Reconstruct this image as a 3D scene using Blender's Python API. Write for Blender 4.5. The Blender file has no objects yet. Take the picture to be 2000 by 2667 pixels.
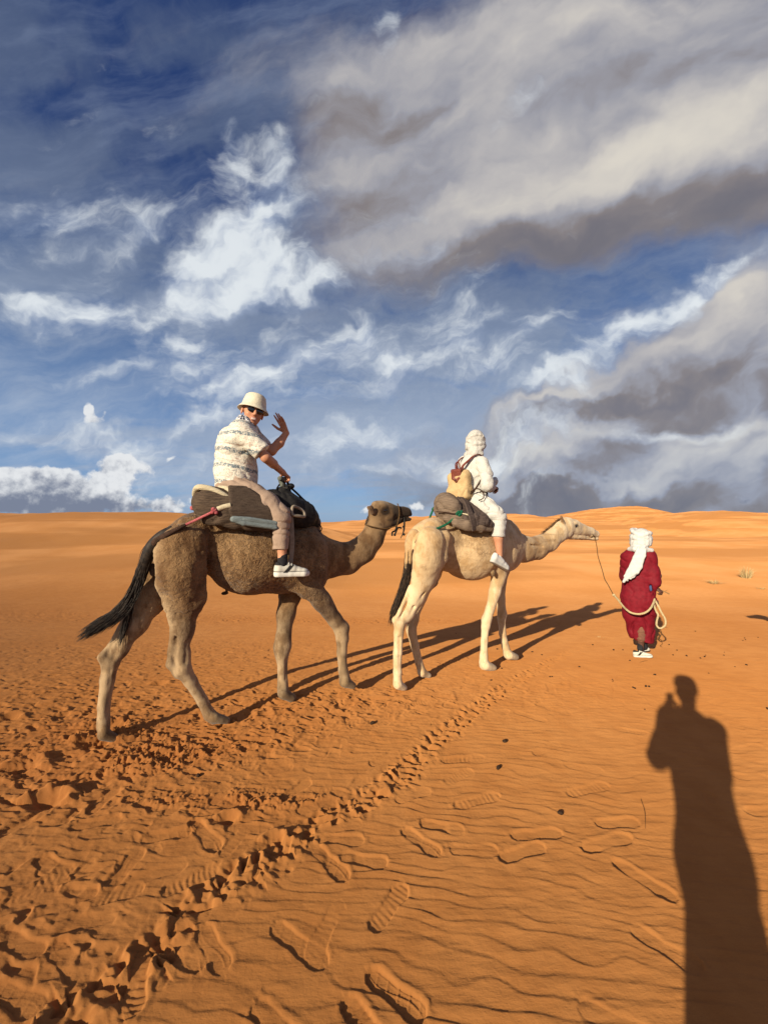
import bpy, math
import numpy as np
from mathutils import Matrix, Vector

# ---------------------------------------------------------------- camera, sun, sky, exposure
SC = bpy.context.scene
F, HZ, H = 1050.0, 1362.0, 1.65          # focal length in photo pixels, horizon row, lens height in metres
SUN_AZ, SUN_EL = math.radians(34.9), math.radians(19.1)

cam_d = bpy.data.cameras.new('camera'); cam = bpy.data.objects.new('camera', cam_d)
SC.collection.objects.link(cam); SC.camera = cam
cam.location = (0, 0, H); cam.rotation_euler = (math.pi / 2, 0, 0)
cam_d.sensor_fit = 'VERTICAL'; cam_d.sensor_height = 36.0; cam_d.lens = 36.0 * F / 2667.0
cam_d.shift_y = (HZ - 1333.5) / 2667.0
cam_d.clip_start = 0.02; cam_d.clip_end = 20000

sun_d = bpy.data.lights.new('sun', 'SUN'); sun = bpy.data.objects.new('sun', sun_d); SC.collection.objects.link(sun)
sun_d.energy = 5.0; sun_d.angle = math.radians(0.53); sun_d.color = (1.0, 0.87, 0.66)
sdir = Vector((-math.sin(SUN_AZ) * math.cos(SUN_EL), -math.cos(SUN_AZ) * math.cos(SUN_EL), math.sin(SUN_EL)))
sun.rotation_euler = sdir.to_track_quat('Z', 'Y').to_euler(); sun.location = (-10, -14, 9)

SC.view_settings.view_transform = 'Standard'; SC.view_settings.look = 'None'
SC.view_settings.exposure = 0.42; SC.view_settings.gamma = 1.0
try: SC.view_settings.use_curve_mapping = False
except Exception: pass


class NG:
    """small helper that builds node trees from expressions"""
    def __init__(s, tree): s.t = tree; s.n = tree.nodes; s.l = tree.links
    def new(s, typ, **kw):
        n = s.n.new(typ)
        for k, v in kw.items(): setattr(n, k, v)
        return n
    def put(s, sock, v):
        if hasattr(v, 'is_linked') or hasattr(v, 'links'): s.l.new(v, sock)
        else:
            if sock.type == 'RGBA' and hasattr(v, '__len__') and len(v) == 3: v = (*v, 1)
            sock.default_value = v
    def m(s, op, a, b=None, c=None, clamp=False):
        n = s.new('ShaderNodeMath', operation=op, use_clamp=clamp); s.put(n.inputs[0], a)
        if b is not None: s.put(n.inputs[1], b)
        if c is not None: s.put(n.inputs[2], c)
        return n.outputs[0]
    def v(s, op, a, b=None, scale=None):
        n = s.new('ShaderNodeVectorMath', operation=op); s.put(n.inputs[0], a)
        if b is not None: s.put(n.inputs[1], b)
        if scale is not None: s.put(n.inputs['Scale'], scale)
        return n.outputs['Value'] if op in ('DOT_PRODUCT', 'LENGTH') else n.outputs[0]
    def sep(s, a): n = s.new('ShaderNodeSeparateXYZ'); s.put(n.inputs[0], a); return n.outputs
    def com(s, x, y, z=0.0):
        n = s.new('ShaderNodeCombineXYZ'); s.put(n.inputs[0], x); s.put(n.inputs[1], y); s.put(n.inputs[2], z); return n.outputs[0]
    def noise(s, vec, scale, detail=4, rough=0.5, dist=0.0, out='Fac', lac=2.0):
        n = s.new('ShaderNodeTexNoise'); s.put(n.inputs['Vector'], vec); s.put(n.inputs['Scale'], scale)
        s.put(n.inputs['Detail'], detail); s.put(n.inputs['Roughness'], rough); s.put(n.inputs['Distortion'], dist)
        s.put(n.inputs['Lacunarity'], lac)
        return n.outputs[out]
    def ss(s, x, a, b, lo=0.0, hi=1.0):
        n = s.new('ShaderNodeMapRange', interpolation_type='SMOOTHSTEP'); s.put(n.inputs[0], x)
        for i, q in enumerate((a, b, lo, hi)): s.put(n.inputs[i + 1], q)
        return n.outputs[0]
    def mix(s, f, a, b, blend='MIX'):
        n = s.new('ShaderNodeMix', data_type='RGBA', blend_type=blend); s.put(n.inputs[0], f)
        s.put(n.inputs[6], a); s.put(n.inputs[7], b); return n.outputs[2]
    def mixf(s, f, a, b):
        n = s.new('ShaderNodeMix', data_type='FLOAT'); s.put(n.inputs[0], f); s.put(n.inputs[2], a); s.put(n.inputs[3], b); return n.outputs[0]


def srgb(r, g, b):
    f = lambda c: (c / 255 / 12.92) if c <= 10 else ((c / 255 + 0.055) / 1.055) ** 2.4
    return (f(r), f(g), f(b))
#SKYSTART
def build_sky():
    w = bpy.data.worlds.new('World'); SC.world = w; w.use_nodes = True
    t = w.node_tree; t.nodes.clear(); g = NG(t)
    out = g.new('ShaderNodeOutputWorld'); bg = g.new('ShaderNodeBackground')
    sky = g.new('ShaderNodeTexSky', sky_type='NISHITA'); sky.sun_disc = False
    sky.sun_elevation = SUN_EL; sky.sun_rotation = math.pi + SUN_AZ; sky.altitude = 700
    sky.air_density = 1.0; sky.dust_density = 0.6; sky.ozone_density = 2.5
    tc = g.new('ShaderNodeTexCoord'); d = g.v('NORMALIZE', tc.outputs['Generated'])
    x, y, z = g.sep(d)[:3]
    S = 0.10; EX = 2 ** SC.view_settings.exposure
    C = lambda r, gg, b: tuple(c / S / EX for c in srgb(r, gg, b))
    # azimuth / elevation in degrees, 0 = straight ahead, right positive
    az = g.m('MULTIPLY', g.m('ARCTAN2', x, y), 57.2958)
    el = g.m('MULTIPLY', g.m('ARCSINE', z), 57.2958)
    # planar projection of a cloud deck (streaks converge on the horizon)
    zz = g.m('ADD', g.m('MAXIMUM', z, 0.0), 0.16)
    deck = g.com(g.m('DIVIDE', x, zz), g.m('DIVIDE', y, zz), 0.0)
    sph = d
    warpv = g.v('SUBTRACT', g.noise(sph, 2.6, 5, 0.55, out='Color'), (0.5, 0.5, 0.5))
    warp2 = g.v('SUBTRACT', g.noise(sph, 9.0, 4, 0.6, out='Color'), (0.5, 0.5, 0.5))
    wsep = g.sep(warpv); w2 = g.sep(warp2)
    yy = g.m('MAXIMUM', y, 0.03); U = g.m('DIVIDE', x, yy); VV = g.m('DIVIDE', z, yy)       # slopes of the sight line towards the north
    azw = g.m('ADD', g.m('ADD', U, g.m('MULTIPLY', wsep[0], .42)), g.m('MULTIPLY', w2[0], .16))
    elw = g.m('ADD', g.m('ADD', VV, g.m('MULTIPLY', wsep[1], .32)), g.m('MULTIPLY', w2[1], .12))

    def plane(rot, sx, sy, w1, w2_, du=0.0, dv=0.0):
        c, s_ = math.cos(math.radians(rot)), math.sin(math.radians(rot))
        a = g.m('ADD', g.m('ADD', U, g.m('MULTIPLY', wsep[0], w1)), g.m('MULTIPLY', w2[0], w2_)); b = g.m('ADD', g.m('ADD', VV, g.m('MULTIPLY', wsep[1], w1)), g.m('MULTIPLY', w2[1], w2_))
        a = g.m('ADD', a, du); b = g.m('ADD', b, dv)
        return g.com(g.m('MULTIPLY', g.m('ADD', g.m('MULTIPLY', a, c), g.m('MULTIPLY', b, s_)), sx), g.m('MULTIPLY', g.m('SUBTRACT', g.m('MULTIPLY', b, c), g.m('MULTIPLY', a, s_)), sy), wsep[2])
    def field(blobs, A=azw, E=elw):
        tot = None
        for (px, py, rx, ry, rot, wt) in blobs:
            a, e, ra, re = (px - 1000) / F, (HZ - py) / F, rx / F, ry / F
            c, s_ = math.cos(math.radians(rot)), math.sin(math.radians(rot))
            dx = g.m('SUBTRACT', A, a); dy = g.m('SUBTRACT', E, e)
            p = g.m('ADD', g.m('MULTIPLY', dx, c / ra), g.m('MULTIPLY', dy, s_ / ra))
            q = g.m('ADD', g.m('MULTIPLY', dx, -s_ / re), g.m('MULTIPLY', dy, c / re))
            r2 = g.m('ADD', g.m('MULTIPLY', p, p), g.m('MULTIPLY', q, q))
            b = g.m('MULTIPLY', g.m('EXPONENT', g.m('MULTIPLY', r2, -1.0)), wt)
            tot = b if tot is None else g.m('ADD', tot, b)
        return tot

    # --- base blue: darker than the plain sky aloft
    base = g.mix(1.0, sky.outputs[0], (0.62, 0.74, 1.0), 'MULTIPLY')
    base = g.mix(0.75, base, g.mix(g.ss(el, 0.0, 42.0), C(128, 158, 196), C(24, 46, 98)))
    # --- thin streaked veil
    st = g.new('ShaderNodeMapping'); g.put(st.inputs[0], deck); st.inputs['Rotation'].default_value = (0, 0, math.radians(-28)); st.inputs['Scale'].default_value = (0.55, 1.5, 1)
    deckw = g.v('ADD', st.outputs[0], g.v('SCALE', warpv, scale=1.1))
    n1 = g.noise(deckw, 1.5, 9, 0.60, 0.25)
    n1b = g.noise(deckw, 6.0, 6, 0.62, 0.3)
    veil_f = field([(-100, 300, 500, 300, -20, .22), (150, 60, 400, 130, 0, .2), (250, 330, 330, 120, 15, .18), (620, 620, 260, 160, 15, .18), (600, 200, 300, 200, 0, .14), (150, 780, 340, 130, 8, .20), (250, 620, 300, 80, 15, .14),
                    (900, 250, 420, 260, 30, .22), (1250, 1000, 450, 240, 0, .34), (900, 1180, 600, 130, 0, .30), (1150, 750, 300, 160, 0, .16), (300, 1130, 260, 60, 5, .22),
                    (420, 200, 110, 80, 0, -.42), (560, 530, 150, 70, 10, -.38), (100, 240, 120, 40, 0, -.2), (950, 600, 130, 80, 0, -.14),
                    (430, 1000, 330, 110, 0, -.2), (1000, 820, 130, 60, 0, -.14), (1150, 1170, 70, 24, 0, -.2), (90, 900, 260, 60, 0, -.12),
                    (1300, 690, 130, 70, 20, -.05), (20, 1160, 160, 18, 5, -.25), (620, 1310, 160, 40, 0, -.12)])
    vd = g.ss(g.m('ADD', g.m('ADD', n1, g.m('MULTIPLY', g.m('SUBTRACT', n1b, 0.5), 0.32)), veil_f), 0.48, 0.82)
    veilcol = g.mix(g.ss(el, 4.0, 44.0), C(156, 172, 196), C(82, 97, 128))
    col = g.mix(g.m('MULTIPLY', vd, 0.85), base, veilcol)

    c1_ = g.noise(plane(9, 1.5, 6.0, .30, .035), 1.0, 8, .60); c2_ = g.noise(plane(14, 4.0, 14.0, .25, .05), 1.0, 7, .62)
    cir = g.m('MULTIPLY', g.ss(g.m('ADD', g.m('MULTIPLY', c1_, .62), g.m('MULTIPLY', c2_, .38)), .42, .68), g.ss(VV, -.02, .10))
    col = g.mix(g.m('MULTIPLY', cir, .55), col, g.mix(g.ss(el, 4.0, 40.0), C(190, 202, 218), C(118, 132, 160)))
    # --- large grey masses, lit cream from the left/behind, dark below
    gb = [(1300, 150, 420, 150, 25, .75), (1620, 330, 420, 150, 28, 1.1), (1900, 120, 330, 260, 30, 1.0), (1450, 590, 480, 100, 14, 1.0), (1850, 560, 260, 110, 15, .7),
          (1150, 430, 300, 130, 30, .55), (980, 600, 170, 110, 35, .4), (1700, 960, 290, 65, 28, .95), (1900, 820, 240, 120, 32, 1.0), (1850, 1020, 320, 75, 12, .8),
          (1400, 1130, 330, 60, 12, .8), (1750, 1210, 560, 110, 0, .95), (1600, 1310, 700, 70, 0, .85), (1900, 1080, 300, 90, 0, .6), (700, 150, 260, 110, -10, .3), (350, 270, 220, 90, 20, .22)]
    gf = field(gb + [(950, 340, 220, 240, 0, .60), (1050, 160, 260, 160, 0, .55)])
    n2 = g.noise(plane(26, 1.6, 3.4, .35, .06), 1.0, 11, .58)
    gd = g.ss(g.m('ADD', gf, g.m('MULTIPLY', g.m('SUBTRACT', n2, 0.5), 1.9)), 0.12, 0.98)
    lit = field([(1750, 1200, 500, 120, 0, .28), (1850, 900, 300, 120, 20, .22), (1300, 60, 500, 160, 10, .2), (1580, 400, 330, 75, 20, .62), (1850, 270, 300, 110, 26, .38), (1300, 130, 260, 70, 20, .12), (1250, 450, 230, 110, 40, .22),
                 (1900, 760, 240, 50, 30, .5), (1540, 900, 170, 24, 30, .8), (1420, 1090, 230, 20, 15, .7), (1800, 1120, 260, 16, 5, .5), (1250, 1210, 260, 30, 0, .55), (1500, 1250, 320, 14, 4, .35)])
    dark = field([(1500, 620, 430, 75, 14, .66), (900, 300, 260, 260, 0, .10), (1850, 560, 260, 80, 30, .5), (1880, 1010, 300, 80, 15, .75), (1600, 1060, 240, 30, 18, .6), (1750, 1290, 620, 80, 0, .7),
                  (1100, 40, 200, 60, 0, .3), (1250, 1320, 300, 50, 0, .4)])
    n2b = g.noise(plane(26, 2.6, 5.4, .35, .10), 1.0, 5, .5); n2c = g.noise(plane(26, 2.6, 5.4, .35, .10, -.02, .045), 1.0, 4, .5)
    sh = g.m('ADD', g.m('ADD', g.m('SUBTRACT', lit, g.m('MULTIPLY', dark, .85)), g.m('MULTIPLY', g.m('SUBTRACT', n2, 0.5), .9)), g.m('MULTIPLY', g.m('SUBTRACT', n2b, n2c), g.mixf(g.ss(el, 12.0, 30.0), 2.5, 1.5)))
    r = g.new('ShaderNodeValToRGB'); g.put(r.inputs[0], g.ss(sh, -1.0, 1.1)); cr = r.color_ramp
    cr.elements[0].position = 0.0; cr.elements[0].color = (*C(114, 112, 120), 1)
    cr.elements[1].position = 1.0; cr.elements[1].color = (*C(226, 219, 206), 1)
    for p_, c_ in ((0.26, C(138, 131, 131)), (0.46, C(160, 160, 168)), (0.72, C(194, 190, 188))):
        e_ = cr.elements.new(p_); e_.color = (*c_, 1)
    gcol = g.mix(g.m('MULTIPLY', g.ss(el, 22.0, 2.0), 0.55), r.outputs[0], g.mix(1.0, r.outputs[0], (0.80, 0.93, 1.12), 'MULTIPLY'))
    col = g.mix(g.m('MULTIPLY', gd, 0.94), col, gcol)

    # --- white clouds: noise-edged, brighter on the edge that faces the sun, greyer at the base
    wb = [(830, 1160, 230, 40, 6, .65), (1010, 980, 170, 50, 15, .6), (300, 960, 200, 34, 8, .5), (880, 720, 110, 50, 20, .55), (1130, 640, 110, 34, 10, .5), (400, 560, 150, 50, 25, .55), (960, 1250, 260, 26, 4, .5), (560, 1080, 160, 30, 8, .5), (1180, 930, 110, 40, 20, .5), (640, 560, 120, 60, 30, .5), (600, 730, 200, 60, 18, 1.15), (540, 660, 150, 55, 35, .7), (740, 640, 90, 90, 0, .6), (560, 400, 50, 110, -12, .75), (700, 400, 80, 70, 0, .6), (700, 960, 210, 45, 14, 1.0), (120, 790, 260, 60, -6, .85),
          (500, 870, 90, 26, 0, .6), (1000, 60, 80, 80, 0, .75), (640, 600, 160, 60, 20, .5), (1150, 820, 160, 80, 25, .4), (930, 860, 60, 50, 0, .6), (1330, 260, 130, 40, 40, .6),
          (1620, 880, 130, 34, 25, .95), (1880, 700, 190, 36, 35, .95), (1780, 790, 110, 30, 20, .7), (1400, 910, 200, 45, 30, .6), (1340, 1160, 200, 50, 10, 1.0), (1480, 1010, 150, 30, 25, .7), (1700, 1130, 200, 22, 8, .6), (1480, 1260, 160, 18, 12, .5),
          (350, 1140, 200, 45, -8, .7), (100, 1120, 170, 30, -12, .5), (1900, 1100, 70, 24, 20, .5), (1340, 1010, 60, 30, 30, .5), (260, 520, 220, 40, 20, .35), (100, 560, 160, 50, 30, .35)]
    n3 = g.noise(plane(12, 4.2, 7.5, .35, .10), 1.0, 12, .60)
    n3s = g.noise(plane(12, 4.2, 7.5, .35, .10), 1.0, 5, .55); n3u = g.noise(plane(12, 4.2, 7.5, .35, .10, -.016, .034), 1.0, 5, .55)
    wf = field(wb)
    wisp = field([(900, 900, 900, 380, 0, .52), (200, 500, 420, 420, 0, .26), (700, 600, 200, 300, 0, .2), (1200, 1200, 700, 120, 0, .15), (300, 1150, 400, 120, 0, .2)])
    wd = g.ss(g.m('ADD', g.m('ADD', wf, wisp), g.m('MULTIPLY', g.m('SUBTRACT', n3, 0.5), 2.8)), 0.42, 1.55)
    wl = g.m('ADD', g.m('MULTIPLY', g.m('SUBTRACT', n3s, n3u), 3.4), g.m('MULTIPLY', wf, 0.42))
    wcol = g.mix(g.ss(wl, -0.3, 0.75), C(150, 165, 192), C(230, 236, 240))
    col = g.mix(g.m('MULTIPLY', wd, 0.92), col, wcol)

    # --- low crisp cumulus on the left horizon (little warp, hard upper edges)
    n4 = g.noise(sph, 20.0, 10, 0.55, 0.0); n4u = g.noise(g.v('ADD', sph, (-0.007, 0.0, 0.009)), 20.0, 6, 0.55, 0.0)
    az3 = g.m('ADD', U, g.m('MULTIPLY', w2[0], .05)); el3 = g.m('ADD', VV, g.m('MULTIPLY', w2[1], .04))
    cb = [(240, 1098, 40, 16, 0, .5), (228, 1062, 18, 24, 15, .62), (272, 1078, 12, 20, -10, .5), (310, 1225, 60, 42, 35, 1.2), (220, 1290, 120, 50, 0, 1.2), (60, 1300, 120, 55, 0, 1.2), (130, 1245, 60, 25, 0, .5),
          (40, 1250, 60, 30, 0, .6), (400, 1230, 30, 28, 0, .55), (447, 1190, 20, 10, 30, .75), (440, 1310, 130, 22, 8, .7), (330, 1200, 22, 14, 0, .6), (955, 1325, 22, 12, 10, .8), (1080, 1320, 30, 22, 0, .7), (1940, 1300, 50, 22, 0, .4), (1590, 1250, 60, 16, 30, .3)]
    cf = field(cb, az3, el3)
    cd = g.ss(g.m('ADD', cf, g.m('MULTIPLY', g.m('MULTIPLY', g.m('SUBTRACT', n4, 0.5), 2.0), g.ss(cf, .03, .4))), 0.36, 0.64)
    cdark = field([(60, 1315, 130, 40, 0, 1.0), (250, 1320, 140, 28, 0, .8), (150, 1270, 60, 22, 0, .5), (440, 1325, 130, 12, 0, .4), (1940, 1300, 60, 30, 0, 1.), (1590, 1250, 60, 30, 0, .8)], U, VV)
    cl = g.m('SUBTRACT', g.m('ADD', g.m('MULTIPLY', g.m('SUBTRACT', n4, n4u), 3.0), 0.66), cdark)
    ccol = g.mix(g.ss(cl, -0.3, 0.75), C(122, 130, 150), C(232, 234, 236))
    col = g.mix(g.m('MULTIPLY', cd, 0.95), col, ccol)
    # warm brightness of the sky around the low sun (behind the lens)
    sd_ = g.v('DOT_PRODUCT', d, tuple(sdir)); glow = g.m('POWER', g.m('MAXIMUM', sd_, 0.0), 3.0)
    col = g.mix(1.0, col, g.mix(glow, (0, 0, 0), tuple(c * 0.55 for c in C(255, 214, 160))), 'ADD')
    g.put(bg.inputs[0], col); bg.inputs[1].default_value = S
    t.links.new(bg.outputs[0], out.inputs[0])
    w.cycles.sampling_method = 'MANUAL'; w.cycles.sample_map_resolution = 512
build_sky()
#SKYEND
# ---------------------------------------------------------------- helpers
def tag(o, label=None, cat=None, group=None, kind=None):
    if label: o['label'] = label
    if cat: o['category'] = cat
    if group: o['group'] = group
    if kind: o['kind'] = kind
    return o

def empty(name, loc, rz=0.0):
    o = bpy.data.objects.new(name, None); SC.collection.objects.link(o)
    o.location = loc; o.rotation_euler = (0, 0, rz); o.empty_display_size = 0.1
    return o

def mesh_obj(name, verts, faces, mat, parent=None, smooth=True, col=None):
    me = bpy.data.meshes.new(name)
    verts = np.asarray(verts, dtype=np.float32)
    if isinstance(faces, np.ndarray) and faces.ndim == 2:
        k = faces.shape[1]; nf = len(faces)
        me.vertices.add(len(verts)); me.vertices.foreach_set('co', verts.ravel())
        me.loops.add(nf * k); me.loops.foreach_set('vertex_index', faces.astype(np.int32).ravel())
        me.polygons.add(nf); me.polygons.foreach_set('loop_start', np.arange(0, nf * k, k, dtype=np.int32))
        me.update(calc_edges=True)
    else:
        me.from_pydata([tuple(map(float, v)) for v in verts], [], [tuple(int(i) for i in f) for f in faces]); me.update()
    me.polygons.foreach_set('use_smooth', np.full(len(me.polygons), smooth)); 
    if col is not None:
        a = me.color_attributes.new('col', 'FLOAT_COLOR', 'POINT'); a.data.foreach_set('color', np.asarray(col, dtype=np.float32).ravel())
    me.materials.append(mat)
    me.validate()
    o = bpy.data.objects.new(name, me); SC.collection.objects.link(o)
    if parent: o.parent = parent
    return o

# ---- lattice noise (numpy)
def _h(ix, iy, iz, seed):
    n = (ix * 374761393 + iy * 668265263 + iz * 2147483647 + seed * 1274126177) & 0xFFFFFFFF
    n = ((n ^ (n >> 13)) * 1274126177) & 0xFFFFFFFF
    n = n ^ (n >> 16)
    return (n & 0xFFFFFF) / float(0xFFFFFF) * 2 - 1
def noise2(x, y, seed=0):
    xi = np.floor(x).astype(np.int64); yi = np.floor(y).astype(np.int64); fx = x - xi; fy = y - yi
    sx = fx * fx * (3 - 2 * fx); sy = fy * fy * (3 - 2 * fy); z = 0
    a = _h(xi, yi, z, seed); b = _h(xi + 1, yi, z, seed); c = _h(xi, yi + 1, z, seed); d = _h(xi + 1, yi + 1, z, seed)
    return (a + (b - a) * sx) * (1 - sy) + (c + (d - c) * sx) * sy
def noise3(p, f, seed=0):
    q = p * f; i = np.floor(q).astype(np.int64); t = q - i; t = t * t * (3 - 2 * t); r = 0
    for dx in (0, 1):
        for dy in (0, 1):
            for dz in (0, 1):
                w = (t[..., 0] if dx else 1 - t[..., 0]) * (t[..., 1] if dy else 1 - t[..., 1]) * (t[..., 2] if dz else 1 - t[..., 2])
                r = r + w * _h(i[..., 0] + dx, i[..., 1] + dy, i[..., 2] + dz, seed)
    return r
def fbm2(x, y, oct=4, seed=0, gain=0.5):
    r = 0; a = 1.0
    for k in range(oct):
        r = r + a * noise2(x, y, seed + k * 17); x = x * 2.03 + 7.1; y = y * 2.03 + 3.7; a *= gain
    return r
def sstep(x, a, b):
    t = np.clip((x - a) / (b - a), 0, 1); return t * t * (3 - 2 * t)

def softp(t, w): return w * np.logaddexp(0, t / w)
def plain(y):
    """level by the lens, dipping gently away past four and a half metres, rising again past fifteen"""
    return -0.115 * softp(y - 4.5, .3) + 0.132 * softp(y - 15.2, .8) - 0.015 * softp(y - 90, 5)
_GY = np.geomspace(.5, 60, 4000); _GP = HZ + F * (H - plain(_GY)) / _GY
def gp(px, py):
    """photo pixel on the plain -> (x, y)"""
    y = float(np.interp(-py, -_GP, _GY)); return np.array([(px - 1000) / F * y, y])

# ---- materials
def mat_new(name):
    m = bpy.data.materials.new(name); m.use_nodes = True; t = m.node_tree; t.nodes.clear(); g = NG(t)
    o = g.new('ShaderNodeOutputMaterial'); b = g.new('ShaderNodeBsdfPrincipled'); t.links.new(b.outputs[0], o.inputs[0])
    b.inputs['Roughness'].default_value = 0.85; b.inputs['Specular IOR Level'].default_value = 0.25
    return m, g, b
def bump(g, b, h, strength, dist=0.01):
    n = g.new('ShaderNodeBump'); g.put(n.inputs['Height'], h); n.inputs['Strength'].default_value = strength; n.inputs['Distance'].default_value = dist
    g.l.new(n.outputs[0], b.inputs['Normal'])
def obj_co(g): return g.new('ShaderNodeTexCoord').outputs['Object']
def cloth(name, col, col2=None, rough=0.9, weave=900, wrinkle=18, ws=0.35, spec=0.15, mixs=(0.35, 0.7), nscale=25):
    m, g, b = mat_new(name); co = obj_co(g)
    n = g.noise(co, nscale, 5, 0.6)
    c2 = col2 or tuple(c * 0.8 for c in col)
    g.put(b.inputs['Base Color'], g.mix(g.ss(n, *mixs), col, c2))
    b.inputs['Roughness'].default_value = rough; b.inputs['Specular IOR Level'].default_value = spec
    h = g.m('ADD', g.m('MULTIPLY', g.noise(co, wrinkle, 4, 0.5, 0.8), 1.0), g.m('MULTIPLY', g.noise(co, weave, 1, 0.5), 0.12))
    bump(g, b, h, ws, 0.02)
    return m

# ---------------------------------------------------------------- ground
def ground_height(x, y):
    R = np.hypot(x, y)
    z = np.zeros_like(x); zb = plain(np.maximum(y, 0))
    # broad swells of the plain, growing with distance
    far = sstep(R, 7, 22)
    z += far * 0.10 * fbm2(x / 11 + 3, y / 9, 3, 5) + sstep(R, 18, 60) * 0.6 * fbm2(x / 34, y / 30 + 9, 3, 8)
    z += 0.007 * fbm2(x / 1.3, y / 1.1, 2, 31) * sstep(R, 0.5, 3)
    z += 0.35 * np.exp(-((x - 6.5) / 6) ** 2 - ((y - 21) / 4) ** 2)
    z += 0.55 * np.exp(-((x + 9) / 6) ** 2 - ((y - 16) / 5) ** 2)
    # dune ridges: (distance, depth, crest rows by photo column)
    def ridge(Yc, w_front, w_back, prof):
        px = np.array([p[0] for p in prof], float); pr = np.array([p[1] for p in prof], float)
        X = (px - 1000) / F * Yc; hh = H + (HZ - pr) / F * Yc
        t = y + 0.06 * Yc * fbm2(x / (Yc * .3), y * 0, 2, int(Yc)) - Yc
        w = np.where(t < 0, w_front, w_back)
        wob = 1 + 0.0 * x
        return (np.interp(x, X, hh) - plain(Yc)) * np.exp(-(t / w) ** 2) * wob
    front = y > 0
    r1 = ridge(36, 15, 22, [(-1500, 1362), (-500, 1345), (0, 1340), (100, 1336), (300, 1334), (480, 1336), (620, 1345), (760, 1360), (850, 1385), (950, 1420), (1100, 1420)])
    r2 = ridge(110, 26, 40, [(300, 1420), (700, 1364), (860, 1361), (1000, 1352), (1150, 1343), (1310, 1339), (1400, 1349), (1480, 1352), (1600, 1380), (1800, 1420)])
    r3 = ridge(240, 34, 60, [(1250, 1450), (1398, 1352), (1470, 1341), (1557, 1324), (1595, 1321), (1632, 1318), (1680, 1330), (1718, 1348), (1780, 1385), (1850, 1450)])
    r4 = ridge(72, 17, 26, [(1560, 1420), (1660, 1385), (1755, 1350), (1812, 1333), (1875, 1329), (2000, 1336), (2300, 1345), (3000, 1362)])
    r5 = ridge(420, 60, 90, [(-3000, 1375), (500, 1366), (850, 1363), (1200, 1356), (1700, 1362), (3000, 1364)])
    rr = np.maximum.reduce([r1, r2, r3, r4, r5]) * front * sstep(R, 9, 22)
    z = z * np.where(rr > 0.5, np.exp(-(rr - 0.5)), 1) + rr
    z += zb + sstep(rr, .3, 2.5) * 0.10 * fbm2(x / 4, y / 3, 3, 77) * np.clip(R / 40, 0, 2)
    return z

def seg_dist(x, y, a, b):
    d = b - a; L2 = d @ d; t = np.clip(((x - a[0]) * d[0] + (y - a[1]) * d[1]) / L2, 0, 1)
    return np.hypot(x - a[0] - t * d[0], y - a[1] - t * d[1]), t

PRINTS = [  # heel pixel, toe pixel, depth mm, tread kind
    (717,2402,844,2527,9,1),(470,2380,512,2535,14,1),(386,2468,325,2655,13,2),(506,2131,565,2226,16,1),(862,2052,983,2098,10,0),(808,2185,904,2306,11,1),
    (960,2420,1062,2310,9,2),(687,2625,768,2740,12,1),(916,2610,1010,2760,15,2),(985,2545,1075,2640,16,1),(838,2176,938,2194,11,0),(12,2420,95,2500,16,0),
    (1328,2171,1467,2172,10,0),(1503,2206,1654,2180,12,0),(1548,2138,1669,2143,9,0),(1175,2096,1307,2072,10,2),(1470,2062,1590,2046,7,2),(1600,2236,1760,2350,13,0),
    (1295,2230,1422,2206,12,0),(1054,2153,1139,2232,10,1),(1170,2205,1300,2222,10,0),(1110,2140,1190,2165,9,0),(1693,2442,1775,2500,9,1),(1386,1962,1458,1937,6,0),(1145,1978,1265,1976,8,2),(1892,1956,1995,1944,8,0),
    (1925,2020,2000,2032,7,0),(1935,2110,2080,2120,8,0),(873,1880,981,1880,8,2),(908,1848,997,1841,8,2),(1170,2030,1220,2012,7,2),(1075,1884,1140,1880,7,2),
    (735,1910,810,1895,8,0),(640,1978,700,1966,8,2),(400,2180,470,2175,14,1),(300,2290,350,2240,10,1),(430,2320,560,2270,10,2),(110,2230,170,2290,11,1),
    (200,2150,300,2140,13,0),(60,2330,140,2290,12,2),(240,2110,300,2060,14,1),(620,2110,560,2080,10,0),(740,2075,800,2040,10,0),(910,2230,985,2250,9,0),(1030,1800,1100,1790,7,2),
    (1180,1830,1240,1812,7,2),(1250,1870,1330,1850,7,0),(1340,1850,1420,1880,6,0),(1480,1990,1560,2010,5,0),(1900,1880,1990,1900,8,0),(1850,2090,1850,2095,3,0),(80,2050,170,2110,22,0),(20,2160,110,2120,22,0),
    (1560,2640,1660,2700,8,1),(960,1990,1040,1960,8,1),(1030,2080,1120,2060,9,1),(0,2560,90,2640,14,1),(150,2450,210,2560,12,1),(1290,1790,1370,1775,6,2),(1100,1700,1160,1690,5,0),(540,2420,570,2520,9,1)]
TRACK = [(40,2760),(180,2640),(300,2560),(400,2480),(482,2395),(570,2310),(675,2262),(760,2195),(850,2125),(916,2098),(1037,2025),(1121,1935),(1206,1871),(1302,1796),(1380,1750),(1447,1716),(1560,1665),(1640,1640)]

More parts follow.
